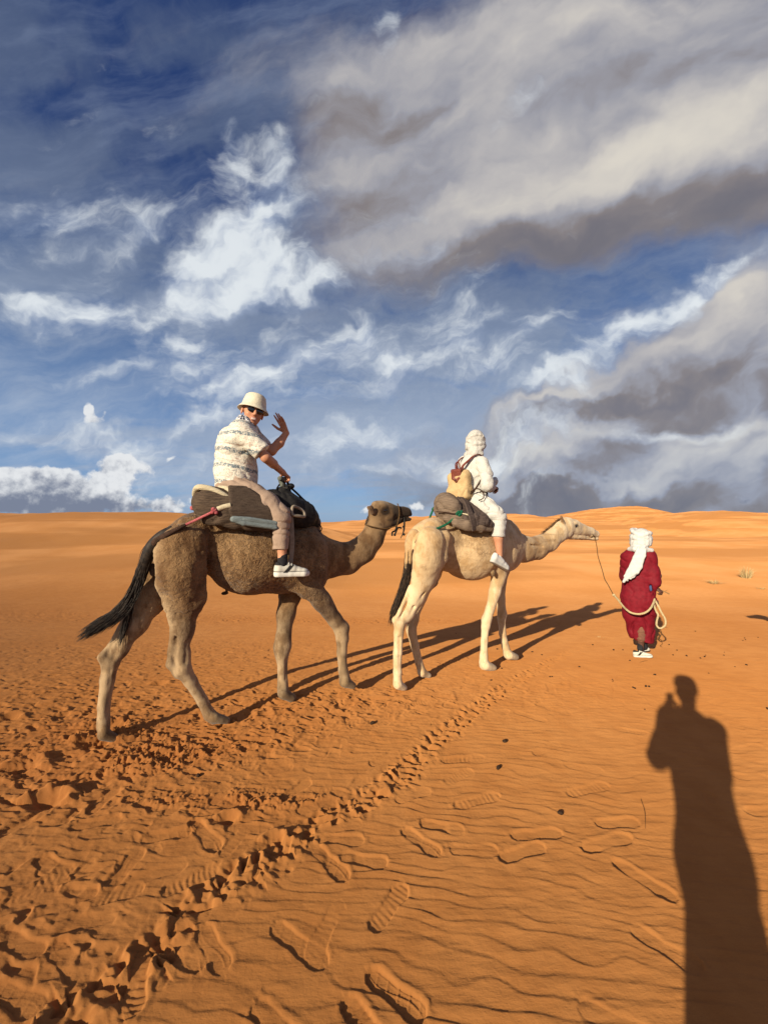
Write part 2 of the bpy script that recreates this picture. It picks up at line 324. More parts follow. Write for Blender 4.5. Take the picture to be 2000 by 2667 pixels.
def ground_detail(x, y):
    R = np.hypot(x, y); z = np.zeros_like(x); rough = np.zeros_like(x)
    near = 1 - sstep(R, 10, 16)
    # wind ripples: short asymmetric crests that fork and die out, about 7 cm apart
    ph = (y + x * 0.10) / 0.062 + 0.8 * noise2(x / .36, y / .20, 9) + .42 * noise2(x / .13, y / .08, 10) + 1.0 * noise2(x / 1.3, y / .9, 11)
    fr = ph - np.floor(ph)
    prof = np.where(fr < 0.80, fr / 0.80, (1 - fr) / 0.20)          # slow rise, short steep fall away from the lens
    ampn = np.clip(0.80 + 0.38 * noise2(x / .22 + 9, y / .11, 12) + .25 * noise2(x / .09, y / .05, 14), .08, 1.2)
    rip = 0.0052 * prof * ampn * (0.65 + 0.35 * noise2(x / 2.1, y / 1.7, 40)) + .0016 * fbm2(x / .10, y / .035, 2, 15)
    # where people and camels have churned the sand
    def blob(px, py, rx, ry):
        c = gp(px, py); sx = rx / F * c[1]; sy = ry * c[1] ** 2 / (F * H)
        return np.exp(-((x - c[0]) / sx) ** 2 - ((y - c[1]) / sy) ** 2)
    churn = np.clip(blob(150, 1850, 520, 120) * .75 + blob(520, 1900, 330, 70) + blob(250, 1950, 320, 70) * 1.3 + blob(860, 1830, 320, 40) * .7 + blob(130, 2080, 300, 70) * .8
                    + blob(60, 2330, 250, 120) * .7 + blob(400, 1700, 700, 60) * .38 + blob(1500, 1800, 600, 50) * .35 + blob(1250, 1730, 400, 40) * .2 + blob(1100, 1620, 900, 14) * .5 + .16 * sstep(y, 5.5, 7.5) * (1 - sstep(y, 11, 14)) * (.5 + noise2(x / 1.1, y / .8, 99)) + blob(100, 1610, 400, 25) * .4
                    + blob(640, 2140, 280, 60) * .4 + blob(200, 2500, 260, 120) * .5, 0, 1.3)
    clods = np.clip(blob(330, 1965, 210, 42) * 1.5 + blob(620, 2085, 260, 24) * .8 + blob(270, 1905, 130, 30) + blob(60, 2000, 120, 30) * .7, 0, 1.2)
    z += rip * np.clip(1 - churn * 1.1, 0, 1) * (1 - 0.85 * clods.clip(0, 1)) * near
    u = x + 0.04 * fbm2(x / .12, y / .12, 2, 50); v = y + 0.03 * fbm2(x / .12 + 4, y / .12, 2, 51)
    lump = (1 - np.abs(fbm2(u / .15, v / .060, 3, 60))) ** 2 * .75 + .45 * np.abs(fbm2(u / .34, v / .22, 2, 66))
    z += churn.clip(0, 1) * 0.022 * (lump - 0.4) * near
    pit = sstep(noise2(u / .080, v / .050, 71), .20, .60)
    z -= churn.clip(0, 1) * 0.015 * pit * near
    z += churn.clip(0, 1) * .004 * fbm2(x / .035, y / .025, 2, 72) * near
    cl = np.maximum(sstep(noise2(x / .022, y / .020, 80), .05, .5), .8 * sstep(noise2(x / .040, y / .036, 81), .1, .5)) + .5 * sstep(noise2(x / .013, y / .012, 83), .1, .6)
    z += clods.clip(0, 1) * 0.021 * cl * near * sstep(noise2(x / .25, y / .16, 82), -.9, .1)
    rough = np.clip(churn * .6 + clods, 0, 1)
    # broken track of small hollows running away to the right
    pts = [gp(*p) for p in TRACK]; acc = 0.0
    tz = np.zeros_like(x); tm = np.zeros_like(x)
    for a, b in zip(pts[:-1], pts[1:]):
        L = np.hypot(*(b - a)); dr = (b - a) / L; nr = np.array([-dr[1], dr[0]])
        s = (x - a[0]) * dr[0] + (y - a[1]) * dr[1]; q = (x - a[0]) * nr[0] + (y - a[1]) * nr[1]
        sel = (s >= 0) & (s < L) & (np.abs(q) < 0.19)
        ss_ = s[sel] + acc; qq = q[sel] + 0.012 * noise2(ss_ / .15, ss_ * 0, 90); xs = x[sel]; ys = y[sel]
        jit = 0.6 * noise2(ss_ / .23, qq * 0 + 1, 91) + .25 * noise2(ss_ / .05, qq / .04, 92)
        rows = np.zeros_like(ss_)
        for side, off in ((0.052, 0.0), (-0.052, 0.5)):
            k = (ss_ / 0.088 + off + jit); f_ = k - np.floor(k) - 0.5
            amp = (.6 + .6 * noise2(ss_ / .05 + 3, qq / .03, 93)) * (0.55 + 0.45 * _h(np.floor(k).astype(np.int64), np.int64(side > 0) + 0 * np.floor(k).astype(np.int64), 0 * np.floor(k).astype(np.int64), 7))
            skew = f_ - (qq - side) * 6 * np.sign(side)
            e = np.exp(-(skew / 0.23) ** 2 - ((qq - side) / 0.036) ** 2)
            e2 = np.exp(-((skew - 0.42) / 0.2) ** 2 - ((qq - side) / 0.040) ** 2) + np.exp(-((skew + 0.58) / 0.2) ** 2 - ((qq - side) / 0.040) ** 2)
            rows += amp * (-0.032 * e + 0.026 * e2)
        rows += (0.010 * fbm2(xs / .045, ys / .035, 2, 94) - .012 * sstep(noise2(xs / .05, ys / .04, 95), .2, .6)) * np.exp(-(qq / .11) ** 2)
        w = 1 - sstep(np.abs(qq), 0.13, 0.19)
        tz[sel] = rows * w; tm[sel] = np.maximum(tm[sel], w); acc += L
    fade = (1 - sstep(R, 2.8, 7) * 0.72) * (1 + .55 * (1 - sstep(R, 1.6, 3.0)))
    z = z * (1 - 0.7 * tm * fade) + tz * fade
    # shoe prints
    rng = np.random.RandomState(5); P = list(PRINTS)
    for i in range(150):                                                      # older, fainter prints over the trampled areas
        if i < 60: px, py = rng.uniform(-200, 900), rng.uniform(1600, 2420)
        elif i < 115: px, py = rng.uniform(900, 2100), rng.uniform(1640, 1900)
        else: px, py = rng.uniform(-100, 600), rng.uniform(1760, 1900)
        c = gp(px, py); an = rng.uniform(-0.6, 1.2) + (math.pi if rng.rand() < .3 else 0); L = .26
        P.append((c, c + L * np.array([math.cos(an), math.sin(an)]), rng.uniform(3, 9), rng.randint(0, 3)))
    for ip, pr in enumerate(P):
        if len(pr) == 6: a, b, dep, kd = gp(pr[0], pr[1]), gp(pr[2], pr[3]), pr[4], pr[5]
        else: a, b, dep, kd = pr
        d = b - a; L = max(np.hypot(*d), .16); Lc = min(max(L, .24), .31); mid = (a + b) / 2; dr = d / np.hypot(*d); nr = np.array([-dr[1], dr[0]])
        sel = np.where((np.abs(x - mid[0]) < .3) & (np.abs(y - mid[1]) < .3))[0]
        if len(sel) == 0: continue
        xs, ys = x[sel] - mid[0], y[sel] - mid[1]
        s = (xs * dr[0] + ys * dr[1]) / Lc; q = xs * nr[0] + ys * nr[1]
        q = q - 0.012 * np.sin(s * 3.1)
        hw = np.interp(s, [-.5, -.42, -.25, -.05, .12, .3, .42, .5], [.014, .034, .037, .033, .037, .045, .037, .014])
        e = np.maximum(np.abs(q) - hw, (np.abs(s) - .5) * Lc) + 0.003 * noise2(x[sel] / .03, y[sel] / .03, 7)
        ins = (1 - sstep(e, -.006, .003)) * (.35 + .65 * sstep(noise2(xs / .11 + ip * 3.3, ys / .11, 27), -.55 if ip < len(PRINTS) else -.1, .15 if ip < len(PRINTS) else .5))
        rim = np.exp(-((e - .012) / .010) ** 2) * (0.5 + 0.5 * noise2(x[sel] / .06, y[sel] / .06, 13) + .25 * np.sign(q * nr[1]))
        D = dep * 1e-3 * .58; vis = .55 + .45 * noise2(x[sel] / .07 + 3, y[sel] / .07, 19)
        tread = 0
        if kd == 1: tread = D * vis * (.28 * np.clip(np.sin(s * 34 + 3 * q / .04) * 3 - 2.0, 0, 1) + 0.45 * np.exp(-((q - .012 * np.sin(s * 6)) / .003) ** 2) + .3 * np.exp(-((np.abs(q) - hw + .012) / .003) ** 2))
        elif kd == 2: tread = 0.4 * D * vis * np.clip(np.sin(s * 62 + 2 * noise2(x[sel] / .05, y[sel] / .05, 23)) * 1.5, -1, 1)
        z[sel] = z[sel] * (1 - ins) + ins * (-D + z[sel] * .15 + tread * .8 + 0.35 * D * (s)) + rim * 0.40 * D
    # deep scoops on the left where a foot slid
    for (px, py, r_, dep) in ((115, 2090, .07, .05), (250, 1935, .09, .05), (60, 2000, .07, .035), (720, 2190, .04, .03), (595, 2135, .035, .03), (25, 1870, .05, .03), (415, 1780, .05, .025), (270, 1900, .10, .03), (690, 1860, .04, .02)):
        c = gp(px, py); dd = np.hypot(x - c[0], (y - c[1]) * 1.2)
        z += -dep * np.exp(-(dd / r_) ** 2) + 0.6 * dep * np.exp(-((dd - r_ * 1.9) / (r_ * .6)) ** 2) * (0.5 + 0.5 * np.sign(y - c[1]))
    return z, rough

def build_ground():
    fr = np.radians(np.arange(-52, 52.001, 0.1));  
    back = np.radians(np.concatenate([np.arange(54, 306, 3.0)]))
    th = np.concatenate([fr, back]); n = len(th)
    rs = [0.25, .5, .8, 1.0]
    while rs[-1] < 6: rs.append(rs[-1] * 1.0027)
    while rs[-1] < 12: rs.append(rs[-1] * 1.0045)
    while rs[-1] < 60: rs.append(rs[-1] * 1.010)
    while rs[-1] < 5000: rs.append(rs[-1] * 1.03)
    rs = np.array(rs); Rr, Th = np.meshgrid(rs, th, indexing='ij')
    x = (Rr * np.sin(Th)).ravel(); y = (Rr * np.cos(Th)).ravel()
    z = ground_height(x, y); dz, rough = ground_detail(x, y)
    inner = np.abs(np.mod(Th.ravel() + math.pi, 2 * math.pi) - math.pi) < math.radians(52.5)
    z = z + np.where(inner, dz, 0)
    nr = len(rs); i = np.arange(nr - 1)[:, None] * n; j = np.arange(n)[None, :]; j2 = (j + 1) % n
    f = np.stack([i + j, i + j2, i + n + j2, i + n + j], -1).reshape(-1, 4)[:, ::-1]
    v = np.stack([x, y, z], 1); c = len(v); v = np.vstack([v, [[0, 0, 0]]])
    me_f = f
    col = np.zeros((len(v), 4)); col[:-1, 0] = rough; col[:, 3] = 1
    m, g, b = mat_new('sand'); geo = g.new('ShaderNodeNewGeometry'); P = geo.outputs['Position']
    at = g.new('ShaderNodeAttribute', attribute_name='col'); rg = g.sep(at.outputs['Color'])[0]
    big = g.noise(P, 0.35, 4, 0.55); mid = g.noise(P, 5, 5, 0.6); fine = g.noise(P, 260, 3, 0.7)
    c1 = g.mix(g.ss(big, .3, .7), (.385, .160, .044), (.44, .195, .060))
    c1 = g.mix(g.m('MULTIPLY', g.ss(mid, .35, .7), .5), c1, (.32, .125, .033))
    c1 = g.mix(g.m('MULTIPLY', g.ss(fine, .42, .75), .32), c1, (.30, .125, .042))
    py_ = g.sep(P)[1]; c1 = g.mix(g.m('MULTIPLY', g.ss(py_, 7.0, 24.0), .85), c1, g.mix(g.ss(big, .3, .7), (.49, .222, .070), (.55, .27, .10)))   # low-angle brightness put into the colour: sand painted paler farther out
    band_ = g.noise(g.v('MULTIPLY', P, (.035, .11, 1)), 1.0, 5, .55, .3); c1 = g.mix(g.m('MULTIPLY', g.m('MULTIPLY', g.ss(band_, .44, .56), g.ss(py_, 9.0, 20.0)), .75), c1, (.34, .15, .045))  # slope shading painted in: browner stretched bands on the farther sand
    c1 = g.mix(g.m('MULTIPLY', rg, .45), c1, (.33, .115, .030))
    sp = g.noise(P, 420, 1, .5); c1 = g.mix(g.m('MULTIPLY', g.ss(sp, .80, .86), .8), c1, (.8, .62, .4))
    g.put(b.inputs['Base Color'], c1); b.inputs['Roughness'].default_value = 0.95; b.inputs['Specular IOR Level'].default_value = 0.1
    b.inputs['Diffuse Roughness'].default_value = 0.8
    hh = g.m('ADD', g.m('MULTIPLY', g.noise(g.v('MULTIPLY', P, (1, 3.2, 1)), 2.2, 5, .62), 5.0), g.m('MULTIPLY', g.noise(P, 320, 2, .6), .35)); hh = g.m('ADD', hh, g.m('ADD', g.m('MULTIPLY', g.noise(P, 55, 4, .6), .6), g.m('MULTIPLY', g.noise(P, 4, 6, .6), 3.0)))
    bump(g, b, hh, .45, .006)
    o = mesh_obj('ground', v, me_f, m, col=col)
    tag(o, kind='structure')
    return o
build_ground()
# ---------------------------------------------------------------- sculpting with distance fields
class Frame:
    """a thing's own axes: u forward, s to its left, z up; L() turns a photo pixel plus a sideways offset into them"""
    def __init__(s, theta_deg, s0, u0):
        th = math.radians(theta_deg); s.th = th; s.uv = np.array([math.cos(th), math.sin(th)]); s.sv = np.array([-math.sin(th), math.cos(th)])
        s.s0 = s0; s.u0 = u0; o = s.uv * u0 + s.sv * s0; s.loc = (float(o[0]), float(o[1]), 0.0)
    def L(s, px, py, off=0.0):
        c = (px - 1000) / F; Y = (s.s0 + off) / (c * s.sv[0] + s.sv[1]); X = c * Y
        return np.array([X * s.uv[0] + Y * s.uv[1] - s.u0, off, H - (py - HZ) / F * Y])
    def k(s, px, off=0.0):
        c = (px - 1000) / F; return (s.s0 + off) / (c * s.sv[0] + s.sv[1]) / F
    def J(s, px, py, off, rpx):
        """joint with its radius given in photo pixels"""
        return (s.L(px, py, off), rpx * s.k(px, off))

def rot_from_axes(x, up=(0, 0, 1)):
    x = np.asarray(x, float); x = x / np.linalg.norm(x); y = np.cross(up, x); y /= np.linalg.norm(y); z = np.cross(x, y)
    return np.stack([x, y, z], 0)

class Sculpt:
    def __init__(s): s.p = []
    def cone(s, a, b, ra, rb, k=.03, col=(.5, .5, .5, 0), fl=1.0, op=1):
        s.p.append(dict(t='c', a=np.array(a, float), b=np.array(b, float), ra=ra, rb=rb, k=k, col=col, fl=fl, op=op)); return s
    def chain(s, js, k=.03, col=(.5, .5, .5, 0), fl=1.0, cols=None, op=1):
        for i in range(len(js) - 1):
            s.cone(js[i][0], js[i + 1][0], js[i][1], js[i + 1][1], k, (cols[i] if cols else col), fl, op)
        return s
    def ell(s, c, r, k=.03, col=(.5, .5, .5, 0), R=None, op=1):
        s.p.append(dict(t='e', c=np.array(c, float), r=np.array(r, float), R=R, k=k, col=col, op=op)); return s
    def box(s, c, r, rnd, k=.01, col=(.5, .5, .5, 0), R=None, op=1):
        s.p.append(dict(t='b', c=np.array(c, float), r=np.array(r, float), R=R, k=k, col=col, op=op, rnd=rnd)); return s
    @staticmethod
    def ev(q, P):
        if q['t'] == 'c':
            sc = np.array([1, q['fl'], 1.0]); a = q['a'] / sc; b = q['b'] / sc; p = P / sc; d = b - a; L2 = max(d @ d, 1e-12)
            t = np.clip(((p - a) @ d) / L2, 0, 1)
            dd = p - a - t[..., None] * d
            return (np.sqrt((dd * dd).sum(-1)) - (q['ra'] + t * (q['rb'] - q['ra']))) * min(1, q['fl'])
        p = P - q['c']
        if q['R'] is not None: p = p @ np.asarray(q['R']).T
        if q['t'] == 'e':
            r = q['r']; k0 = np.sqrt(((p / r) ** 2).sum(-1)); k1 = np.sqrt(((p / (r * r)) ** 2).sum(-1))
            return k0 * (k0 - 1) / np.maximum(k1, 1e-9)
        w = np.abs(p) - (q['r'] - q['rnd'])
        return np.sqrt((np.maximum(w, 0) ** 2).sum(-1)) + np.minimum(w.max(-1), 0) - q['rnd']
    def bbox(s, q, m):
        if q['t'] == 'c':
            r = max(q['ra'], q['rb']) * np.array([1, max(1, q['fl']), 1]) + m
            return np.minimum(q['a'], q['b']) - r, np.maximum(q['a'], q['b']) + r
        r = np.full(3, np.linalg.norm(q['r']) if q['R'] is not None else 0) if q['R'] is not None else q['r']
        return q['c'] - r - m, q['c'] + r + m
    def mesh(s, cell, disp=None, cw=.012, cut=None):
        los, his = zip(*[s.bbox(q, .03) for q in s.p if q['op'] > 0])
        lo = np.min(los, 0) - 2 * cell; hi = np.max(his, 0) + 2 * cell
        n = np.ceil((hi - lo) / cell).astype(int) + 1
        D = np.full(n, 1.0, dtype=np.float32); ax = [lo[i] + cell * np.arange(n[i]) for i in range(3)]
        for q in s.p:
            b0, b1 = s.bbox(q, q['k'] + 3 * cell)
            i0 = np.clip(np.floor((b0 - lo) / cell).astype(int), 0, n - 1); i1 = np.clip(np.ceil((b1 - lo) / cell).astype(int) + 1, 1, n)
            if (i1 <= i0).any(): continue
            sl = tuple(slice(a, b) for a, b in zip(i0, i1))
            P = np.stack(np.meshgrid(*[ax[i][sl[i]] for i in range(3)], indexing='ij'), -1)
            d = s.ev(q, P).astype(np.float32); o = D[sl]; k = max(q['k'], 1e-5)
            if q['op'] > 0:
                h = np.clip(.5 + .5 * (d - o) / k, 0, 1); D[sl] = d * (1 - h) + o * h - k * h * (1 - h)
            else:
                h = np.clip(.5 - .5 * (o + d) / k, 0, 1); D[sl] = o * (1 - h) - d * h + k * h * (1 - h)
        if disp is not None or cut is not None:
            idx = np.argwhere(np.abs(D) < (.06 if disp is not None else 1)) if cut is None else np.argwhere(D < .06)
            P = lo + idx * cell; dv = D[tuple(idx.T)]
            if disp is not None: dv = dv + disp(P).astype(np.float32)
            if cut is not None: dv = np.maximum(dv, cut(P).astype(np.float32))
            D[tuple(idx.T)] = dv
        v, f = surface_nets(D, lo, cell)
        pos = [q for q in s.p if q['op'] > 0 or q.get('col', (0,))[-1] == 'use']
        W = np.zeros(len(v)); Cc = np.zeros((len(v), 4))
        for q in s.p:
            if len(q['col']) < 4: continue
            if q['op'] < 0: continue
            w = np.exp(-np.maximum(s.ev(q, v), -.01) / cw); W += w; Cc += w[:, None] * np.array(q['col'], float)
        return v, f, Cc / np.maximum(W, 1e-9)[:, None]

def surface_nets(D, lo, cell):
    S = D < 0; n = np.array(D.shape)
    c = np.zeros(tuple(n - 1), dtype=np.uint8)
    for dx in (0, 1):
        for dy in (0, 1):
            for dz in (0, 1):
                c += S[dx:n[0] - 1 + dx, dy:n[1] - 1 + dy, dz:n[2] - 1 + dz]
    act = (c > 0) & (c < 8); ids = np.argwhere(act); num = np.full(act.shape, -1, dtype=np.int64); num[act] = np.arange(len(ids))
    acc = np.zeros((len(ids), 3)); cnt = np.zeros(len(ids))
    corners = [(0, 0, 0), (1, 0, 0), (0, 1, 0), (1, 1, 0), (0, 0, 1), (1, 0, 1), (0, 1, 1), (1, 1, 1)]
    for i, a in enumerate(corners):
        for j in range(i + 1, 8):
            b = corners[j]
            if sum(abs(p - q) for p, q in zip(a, b)) != 1: continue
            va = D[tuple((ids + a).T)]; vb = D[tuple((ids + b).T)]; m = (va < 0) != (vb < 0)
            t = va / np.where(m, va - vb, 1); t = np.where(m, t, 0)
            acc += m[:, None] * (np.array(a) + t[:, None] * (np.array(b) - np.array(a))); cnt += m
    v = lo + cell * (ids + acc / cnt[:, None])
    F_ = []
    for ax in range(3):
        o = [1 if k == ax else 0 for k in range(3)]
        A = S[:n[0] - o[0], :n[1] - o[1], :n[2] - o[2]]; B = S[o[0]:, o[1]:, o[2]:]
        e = np.argwhere(A != B); a1, a2 = (ax + 1) % 3, (ax + 2) % 3
        ok = (e[:, a1] > 0) & (e[:, a2] > 0) & (e[:, a1] < n[a1] - 1) & (e[:, a2] < n[a2] - 1); e = e[ok]
        q = []
        for s1, s2 in ((-1, -1), (0, -1), (0, 0), (-1, 0)):
            t = e.copy(); t[:, a1] += s1; t[:, a2] += s2; q.append(num[tuple(t.T)])
        q = np.stack(q, 1); flip = ~A[tuple(e.T)]; q[flip] = q[flip][:, ::-1]; F_.append(q)
    f = np.concatenate(F_); f = f[(f >= 0).all(1)]
    return v, f

def vnormals(v, f):
    n = np.zeros_like(v); a, b, c, d = (v[f[:, i]] for i in range(4)); fn = np.cross(c - a, d - b)
    for i in range(4): np.add.at(n, f[:, i], fn)
    return n / np.maximum(np.linalg.norm(n, axis=1, keepdims=True), 1e-12)

def sculpt_obj(name, S_, cell, mat, parent, disp=None, cw=.012, cut=None, post=None, smooth_it=1):
    v, f, c = S_.mesh(cell, disp, cw, cut)
    for _ in range(smooth_it):                                   # light relaxation takes the grid facets out
        a = np.zeros_like(v); k = np.zeros(len(v))
        for i in range(4):
            j = (i + 1) % 4
            np.add.at(a, f[:, i], v[f[:, j]]); np.add.at(k, f[:, i], 1); np.add.at(a, f[:, j], v[f[:, i]]); np.add.at(k, f[:, j], 1)
        v = v * .5 + .5 * a / np.maximum(k, 1)[:, None]
    if post: v, c = post(v, f, c)
    return mesh_obj(name, v, f, mat, parent, col=c)

def tube(name, pts, r, mat, parent=None, seg=10, closed=False, flat=1.0, up=(0, 0, 1), res=None, raw=False):
    """smooth tube through points (Catmull-Rom); r may be a list"""
    pts = [np.array(p, float) for p in pts]; n = len(pts); rr = list(r) if hasattr(r, '__len__') else [r] * n
    P, Rr = [], []; res = res or 6
    last = n if closed else n - 1
    for i in range(last):
        g_ = (lambda k: pts[k % n]) if closed else (lambda k: pts[min(max(k, 0), n - 1)])
        p0, p1, p2, p3 = g_(i - 1), g_(i), g_(i + 1), g_(i + 2); r1, r2 = rr[i % n], rr[(i + 1) % n]
        for t in np.linspace(0, 1, res, endpoint=False):
            P.append(.5 * ((2 * p1) + (-p0 + p2) * t + (2 * p0 - 5 * p1 + 4 * p2 - p3) * t * t + (-p0 + 3 * p1 - 3 * p2 + p3) * t ** 3)); Rr.append(r1 + (r2 - r1) * t)
    if not closed: P.append(pts[-1]); Rr.append(rr[-1])
    P = np.array(P); m = len(P); T = np.gradient(P, axis=0) if not closed else np.roll(P, -1, 0) - np.roll(P, 1, 0)
    T /= np.maximum(np.linalg.norm(T, axis=1, keepdims=True), 1e-9)
    nrm = np.cross(T[0], up); nrm = nrm if np.linalg.norm(nrm) > 1e-3 else np.cross(T[0], (1, 0, 0)); nrm /= np.linalg.norm(nrm)
    V = []; a = np.linspace(0, 2 * math.pi, seg, endpoint=False)
    for i in range(m):
        nrm = nrm - T[i] * (nrm @ T[i]); nrm /= np.linalg.norm(nrm); bn = np.cross(T[i], nrm)
        V.append(P[i] + Rr[i] * (np.cos(a)[:, None] * nrm + np.sin(a)[:, None] * bn * flat))
    V = np.concatenate(V); Fc = []
    for i in range(m if closed else m - 1):
        for j in range(seg):
            Fc.append((i * seg + j, i * seg + (j + 1) % seg, ((i + 1) % m) * seg + (j + 1) % seg, ((i + 1) % m) * seg + j))
    if raw: return V, Fc
    Fc = [tuple(x) for x in Fc]
    if not closed: Fc.append(tuple(range(seg))[::-1]); Fc.append(tuple((m - 1) * seg + j for j in range(seg)))
    return mesh_obj(name, V, Fc, mat, parent)

def join_raw(parts):
    V, Fc, o = [], [], 0
    for v, f in parts: V.append(v); Fc += [tuple(i + o for i in q) for q in f]; o += len(v)
    return np.concatenate(V), Fc

def smooth_path(pts, res=8):
    V = []; pts = [np.array(p, float) for p in pts]; n = len(pts)
    for i in range(n - 1):
        p0, p1, p2, p3 = pts[max(i - 1, 0)], pts[i], pts[i + 1], pts[min(i + 2, n - 1)]
        for t in np.linspace(0, 1, res, endpoint=False):
            V.append(.5 * ((2 * p1) + (-p0 + p2) * t + (2 * p0 - 5 * p1 + 4 * p2 - p3) * t * t + (-p0 + 3 * p1 - 3 * p2 + p3) * t ** 3))
    V.append(pts[-1]); return np.array(V)

def ball(name, c, r, mat, parent, n=16, R=None):
    th = np.linspace(0, math.pi, n); ph = np.linspace(0, 2 * math.pi, 2 * n, endpoint=False)
    v = np.array([[math.sin(t) * math.cos(p), math.sin(t) * math.sin(p), math.cos(t)] for t in th for p in ph]) * np.array(r)
    if R is not None: v = v @ np.asarray(R)
    m = 2 * n; f = np.array([(i * m + j, (i + 1) * m + j, (i + 1) * m + (j + 1) % m, i * m + (j + 1) % m) for i in range(n - 1) for j in range(m)])
    return mesh_obj(name, v + np.array(c), f, mat, parent)
# ---------------------------------------------------------------- camels
def hide_mat(name, dark, light, wool_scale, wool_amt):
    m, g, b = mat_new(name); co = obj_co(g); at = g.new('ShaderNodeAttribute', attribute_name='col')
    wool = at.outputs['Alpha']
    w = g.v('ADD', co, g.v('SCALE', g.v('SUBTRACT', g.noise(co, 16, 3, .6, out='Color'), (.5, .5, .5)), scale=.07))
    n = g.noise(w, wool_scale, 3, .55, .9)
    ridge = g.ss(g.m('ABSOLUTE', g.m('SUBTRACT', n, .5)), .13, .0)
    fine = g.noise(g.v('MULTIPLY', co, (1, 1, .25)), 420, 3, .6)
    blot = g.noise(g.v('MULTIPLY', co, (1, 1, .55)), 8, 6, .68)
    base = g.mix(g.ss(blot, .42, .62), at.outputs['Color'], g.mix(1.0, at.outputs['Color'], (*dark, 1), 'MULTIPLY'))
    base = g.mix(g.m('MULTIPLY', g.ss(g.noise(co, 13, 4, .7), .5, .8), .35), base, g.mix(1.0, base, (*light, 1), 'MULTIPLY'))
    base = g.mix(g.m('MULTIPLY', g.ss(fine, .4, .75), .28), base, g.mix(1.0, base, (.55, .5, .45, 1), 'MULTIPLY'))
    base = g.mix(g.m('MULTIPLY', g.mixf(wool, .5, ridge), wool_amt), g.mix(1.0, base, (.70, .66, .60, 1), 'MULTIPLY'), g.mix(1.0, base, (1.35, 1.32, 1.25, 1), 'MULTIPLY'))  # curl crests lightened and gaps darkened in the colour, imitating light and shade
    g.put(b.inputs['Base Color'], base); b.inputs['Roughness'].default_value = .85; b.inputs['Specular IOR Level'].default_value = .12
    b.inputs['Sheen Weight'].default_value = .15; b.inputs['Sheen Roughness'].default_value = .5
    mus = g.noise(g.v('MULTIPLY', co, (1, 1, .45)), 15, 3, .5, .4)
    h = g.m('ADD', g.m('ADD', g.m('MULTIPLY', g.m('MULTIPLY', ridge, wool), 1.3), g.m('MULTIPLY', fine, .10)), g.m('MULTIPLY', mus, .9))
    bump(g, b, h, .6, .012)
    return m

M_EYE, _g, _b = mat_new('dark_eye'); _g.put(_b.inputs['Base Color'], (.012, .008, .006)); _b.inputs['Roughness'].default_value = .12; _b.inputs['Specular IOR Level'].default_value = .6
def hair_mat(name, c1, c2):
    m, g, b = mat_new(name); co = obj_co(g)
    g.put(b.inputs['Base Color'], g.mix(g.ss(g.noise(co, 30, 4, .6), .35, .7), c1, c2)); b.inputs['Roughness'].default_value = .6
    return m

def hair_tuft(name, spine, n, length, spread, r, mat, parent, seed=1, droop=.4, start=0.0):
    """strands that leave a spine curve and trail along it"""
    rng = np.random.RandomState(seed); sp = smooth_path(spine, 10); m = len(sp); V, Fc, o = [], [], 0
    T = np.gradient(sp, axis=0); T /= np.linalg.norm(T, axis=1, keepdims=True)
    for i in range(n):
        k = int((start + (1 - start) * rng.rand() ** .9) * (m - 2)); p = sp[k] + np.clip(rng.normal(0, 1, 3), -1.4, 1.4) * r * .45; L = length * rng.uniform(.5, 1.15)
        dirn = rng.normal(0, spread, 3); dirn[2] = -abs(dirn[2]) if droop > 0 else dirn[2]; pts = []; pos = p.copy(); st = 7; kk = k
        for j in range(st):
            pts.append(pos.copy()); kk2 = min(m - 1, int(kk + j * m * L / (st * 1.0) / max(np.sum(np.linalg.norm(np.diff(sp, axis=0), axis=1)), .01)))
            d = T[kk2] + dirn * (j / st) + np.array([0, 0, -droop]) * (j / st) ** 1.5 + rng.normal(0, .07, 3)
            d /= np.linalg.norm(d); pos = pos + d * L / st
        pts = np.array(pts); side = np.cross(pts[-1] - pts[0], rng.normal(0, 1, 3)); side /= np.linalg.norm(side) + 1e-9; s2 = np.cross(pts[-1] - pts[0], side); s2 /= np.linalg.norm(s2) + 1e-9
        wv = .0026 * rng.uniform(.5, 1.5)
        for j in range(st):
            w = wv * (1 - (j / (st - 1)) ** 1.5) + .0004
            V += [pts[j] + side * w, pts[j] + (-.5 * side + .87 * s2) * w, pts[j] + (-.5 * side - .87 * s2) * w]
        for j in range(st - 1):
            for q in range(3):
                Fc.append((o + j * 3 + q, o + j * 3 + (q + 1) % 3, o + (j + 1) * 3 + (q + 1) % 3, o + (j + 1) * 3 + q))
        o += st * 3
    return mesh_obj(name, np.array(V), np.array(Fc), mat, parent)

